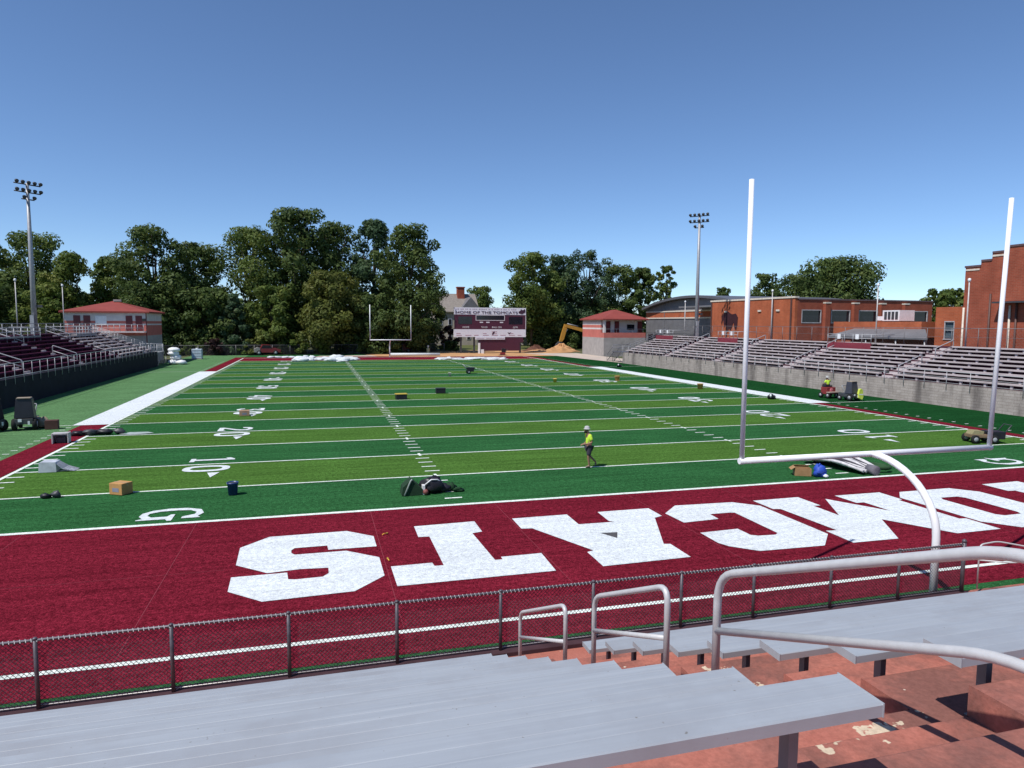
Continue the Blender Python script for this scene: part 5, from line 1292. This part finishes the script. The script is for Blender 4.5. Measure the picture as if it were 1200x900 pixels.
def person(label, loc, rz, pose):
    t = thing('person',label,'person',loc,rz)
    J = pose; V = []; E = []; ix = {}
    def add(n,p,r_): ix[n] = len(V); V.append((*p,r_))
    def con(a_,b_): E.append((ix[a_],ix[b_]))
    for n,(p,r_) in J.items(): add(n,p,r_)
    chain = [('pelvis','spine'),('spine','chest'),('chest','neck'),('neck','jaw'),('jaw','head')]
    for sd in 'LR': chain += [('pelvis','hip'+sd),('hip'+sd,'knee'+sd),('knee'+sd,'ankle'+sd),('ankle'+sd,'toe'+sd),('chest','sho'+sd),('sho'+sd,'elb'+sd),('elb'+sd,'wri'+sd),('wri'+sd,'palm'+sd)]
    for a_,b_ in chain: con(a_,b_)
    for sd in 'LR':                                   # five fingers, unequal and bent
        w_ = Vector(J['wri'+sd][0]); pm = Vector(J['palm'+sd][0]); d_ = (pm-w_).normalized(); side = Vector((0,1,0)); 
        if abs(d_.dot(side)) > .9: side = Vector((1,0,0))
        side = (side-d_*side.dot(d_)).normalized(); dn = d_.cross(side).normalized()
        if dn.z > 0: dn = -dn
        for k,(o_,l_) in enumerate(((-.036,.062),(-.012,.075),(.012,.070),(.036,.055))):
            a_ = pm+side*o_+d_*.03; b_ = a_+d_*l_*.6+dn*.012; c_ = b_+d_*l_*.35+dn*.035
            for q,(pt,rr) in enumerate(((a_,.010),(b_,.009),(c_,.008))): add(f'f{sd}{k}{q}',pt,rr)
            con('palm'+sd,f'f{sd}{k}0'); con(f'f{sd}{k}0',f'f{sd}{k}1'); con(f'f{sd}{k}1',f'f{sd}{k}2')
        a_ = w_.lerp(pm,.55)+side*-.045; b_ = a_+d_*.045-side*.02+dn*.01
        add(f'th{sd}0',a_,.012); add(f'th{sd}1',b_,.009); con('palm'+sd,f'th{sd}0'); con(f'th{sd}0',f'th{sd}1')
    skin('body',V,E,M_SKIN,t)
    # clothing follows the same joints a little fuller
    def cloth(name, names, edges, grow, m_, cut=None):
        vs_ = []; id2 = {}
        for n in names:
            p,r_ = J[n]; id2[n] = len(vs_); vs_.append((*p,r_+grow))
        es = [(id2[a_],id2[b_]) for a_,b_ in edges]
        for (n,b_,q) in (cut or []):
            pa,ra = Vector(J[n][0]),J[n][1]; pb,rb = Vector(J[b_][0]),J[b_][1]
            id2[n+'_c'] = len(vs_); vs_.append((*pa.lerp(pb,q),ra+(rb-ra)*q+grow*1.2)); es.append((id2[n],id2[n+'_c']))
        return skin(name,vs_,es,m_,t)
    cloth('shirt',['pelvis','spine','chest','shoL','shoR'],[('pelvis','spine'),('spine','chest'),('chest','shoL'),('chest','shoR')],.022,M_HIVIS,[('shoL','elbL',.75),('shoR','elbR',.75)])
    cloth('shorts',['pelvis','hipL','hipR'],[('pelvis','hipL'),('pelvis','hipR')],.026,M_SHORT,[('hipL','kneeL',.95),('hipR','kneeR',.95)])
    for sd in 'LR':
        a_,b_ = Vector(J['ankle'+sd][0]),Vector(J['toe'+sd][0]); h_ = a_-(b_-a_)*.35; h_.z = min(a_.z,b_.z+.02) if a_.z < .2 else a_.z-.03
        skin('shoe',[(*h_,.045),(*a_.lerp(b_,.4),.05),(*b_,.042)],[(0,1),(1,2)],M_SHOE,t)
    hd = Vector(J['head'][0]); fw = (Vector(J['face'][0])-hd).normalized() if 'face' in J else Vector((-1,0,0))
    sd_ = Vector((-fw.y,fw.x,0)).normalized()
    m = MB(); m.lathe([(.145,.03),(.14,.045),(.106,.06),(.104,.12),(.085,.15),(.03,.165)],tuple(hd),18); m.build('hat',M_HAT,t)
    m = MB(); m.blob(tuple(hd+fw*.06+Vector((0,0,-.10))),(.07,.075,.06),3,.05,12,8); m.build('beard',M_BEARD,t)
    m = MB(); m.blob(tuple(hd+fw*.105+Vector((0,0,-.035))),(.022,.016,.03),4,.02,8,6); m.build('nose',M_SKIN,t)
    for q in (-1,1):
        m = MB(); m.blob(tuple(hd+fw*.088+sd_*q*.034+Vector((0,0,.0))),(.013,.013,.011),4,.0,8,6); m.build('eye',M_BLACK,t)
        m = MB(); m.blob(tuple(hd+sd_*q*.095+Vector((0,0,-.02))),(.02,.015,.034),4,.0,8,6); m.build('ear',M_SKIN,t)
    return t
walk = {'pelvis':((0,0,.93),.125),'spine':((-.01,0,1.13),.125),'chest':((-.03,0,1.33),.135),'neck':((-.06,0,1.47),.055),'jaw':((-.09,0,1.54),.07),'head':((-.10,0,1.62),.095),
 'hipL':((0,-.09,.86),.10),'kneeL':((-.06,-.09,.48),.062),'ankleL':((-.01,-.09,.10),.042),'toeL':((-.17,-.09,.035),.036),
 'hipR':((0,.09,.86),.10),'kneeR':((.06,.09,.49),.062),'ankleR':((.36,.09,.20),.042),'toeR':((.33,.09,.05),.036),
 'shoL':((-.02,-.185,1.38),.062),'elbL':((.04,-.24,1.10),.043),'wriL':((-.19,-.17,1.04),.030),'palmL':((-.26,-.14,1.04),.030),
 'shoR':((-.02,.185,1.38),.062),'elbR':((.02,.24,1.10),.043),'wriR':((-.18,.13,1.00),.030),'palmR':((-.25,.11,.99),.030)}
walk = {k:v for k,v in walk.items()}
pw = person('worker in yellow green shirt, dark shorts and grey hat walking left across the turf',(-1.62,4.5,.012),0,walk)
sit = {'pelvis':((0,0,1.22),.125),'spine':((.02,0,1.40),.125),'chest':((.0,0,1.58),.135),'neck':((-.03,0,1.70),.055),'jaw':((-.05,0,1.76),.07),'head':((-.06,0,1.83),.092),
 'hipL':((-.06,-.1,1.2),.10),'kneeL':((-.42,-.14,1.18),.062),'ankleL':((-.46,-.14,.80),.042),'toeL':((-.60,-.14,.74),.036),
 'hipR':((-.06,.1,1.2),.10),'kneeR':((-.42,.14,1.18),.062),'ankleR':((-.46,.14,.80),.042),'toeR':((-.60,.14,.74),.036),
 'shoL':((.0,-.19,1.60),.062),'elbL':((-.1,-.26,1.36),.043),'wriL':((-.30,-.2,1.30),.030),'palmL':((-.37,-.18,1.29),.030),
 'shoR':((.0,.19,1.60),.062),'elbR':((-.1,.26,1.36),.043),'wriR':((-.30,.2,1.30),.030),'palmR':((-.37,.18,1.29),.030)}
person('person in a yellow shirt seated on the red cart by the right concrete wall',(28.72,26.1,-.16),math.radians(-85),sit)
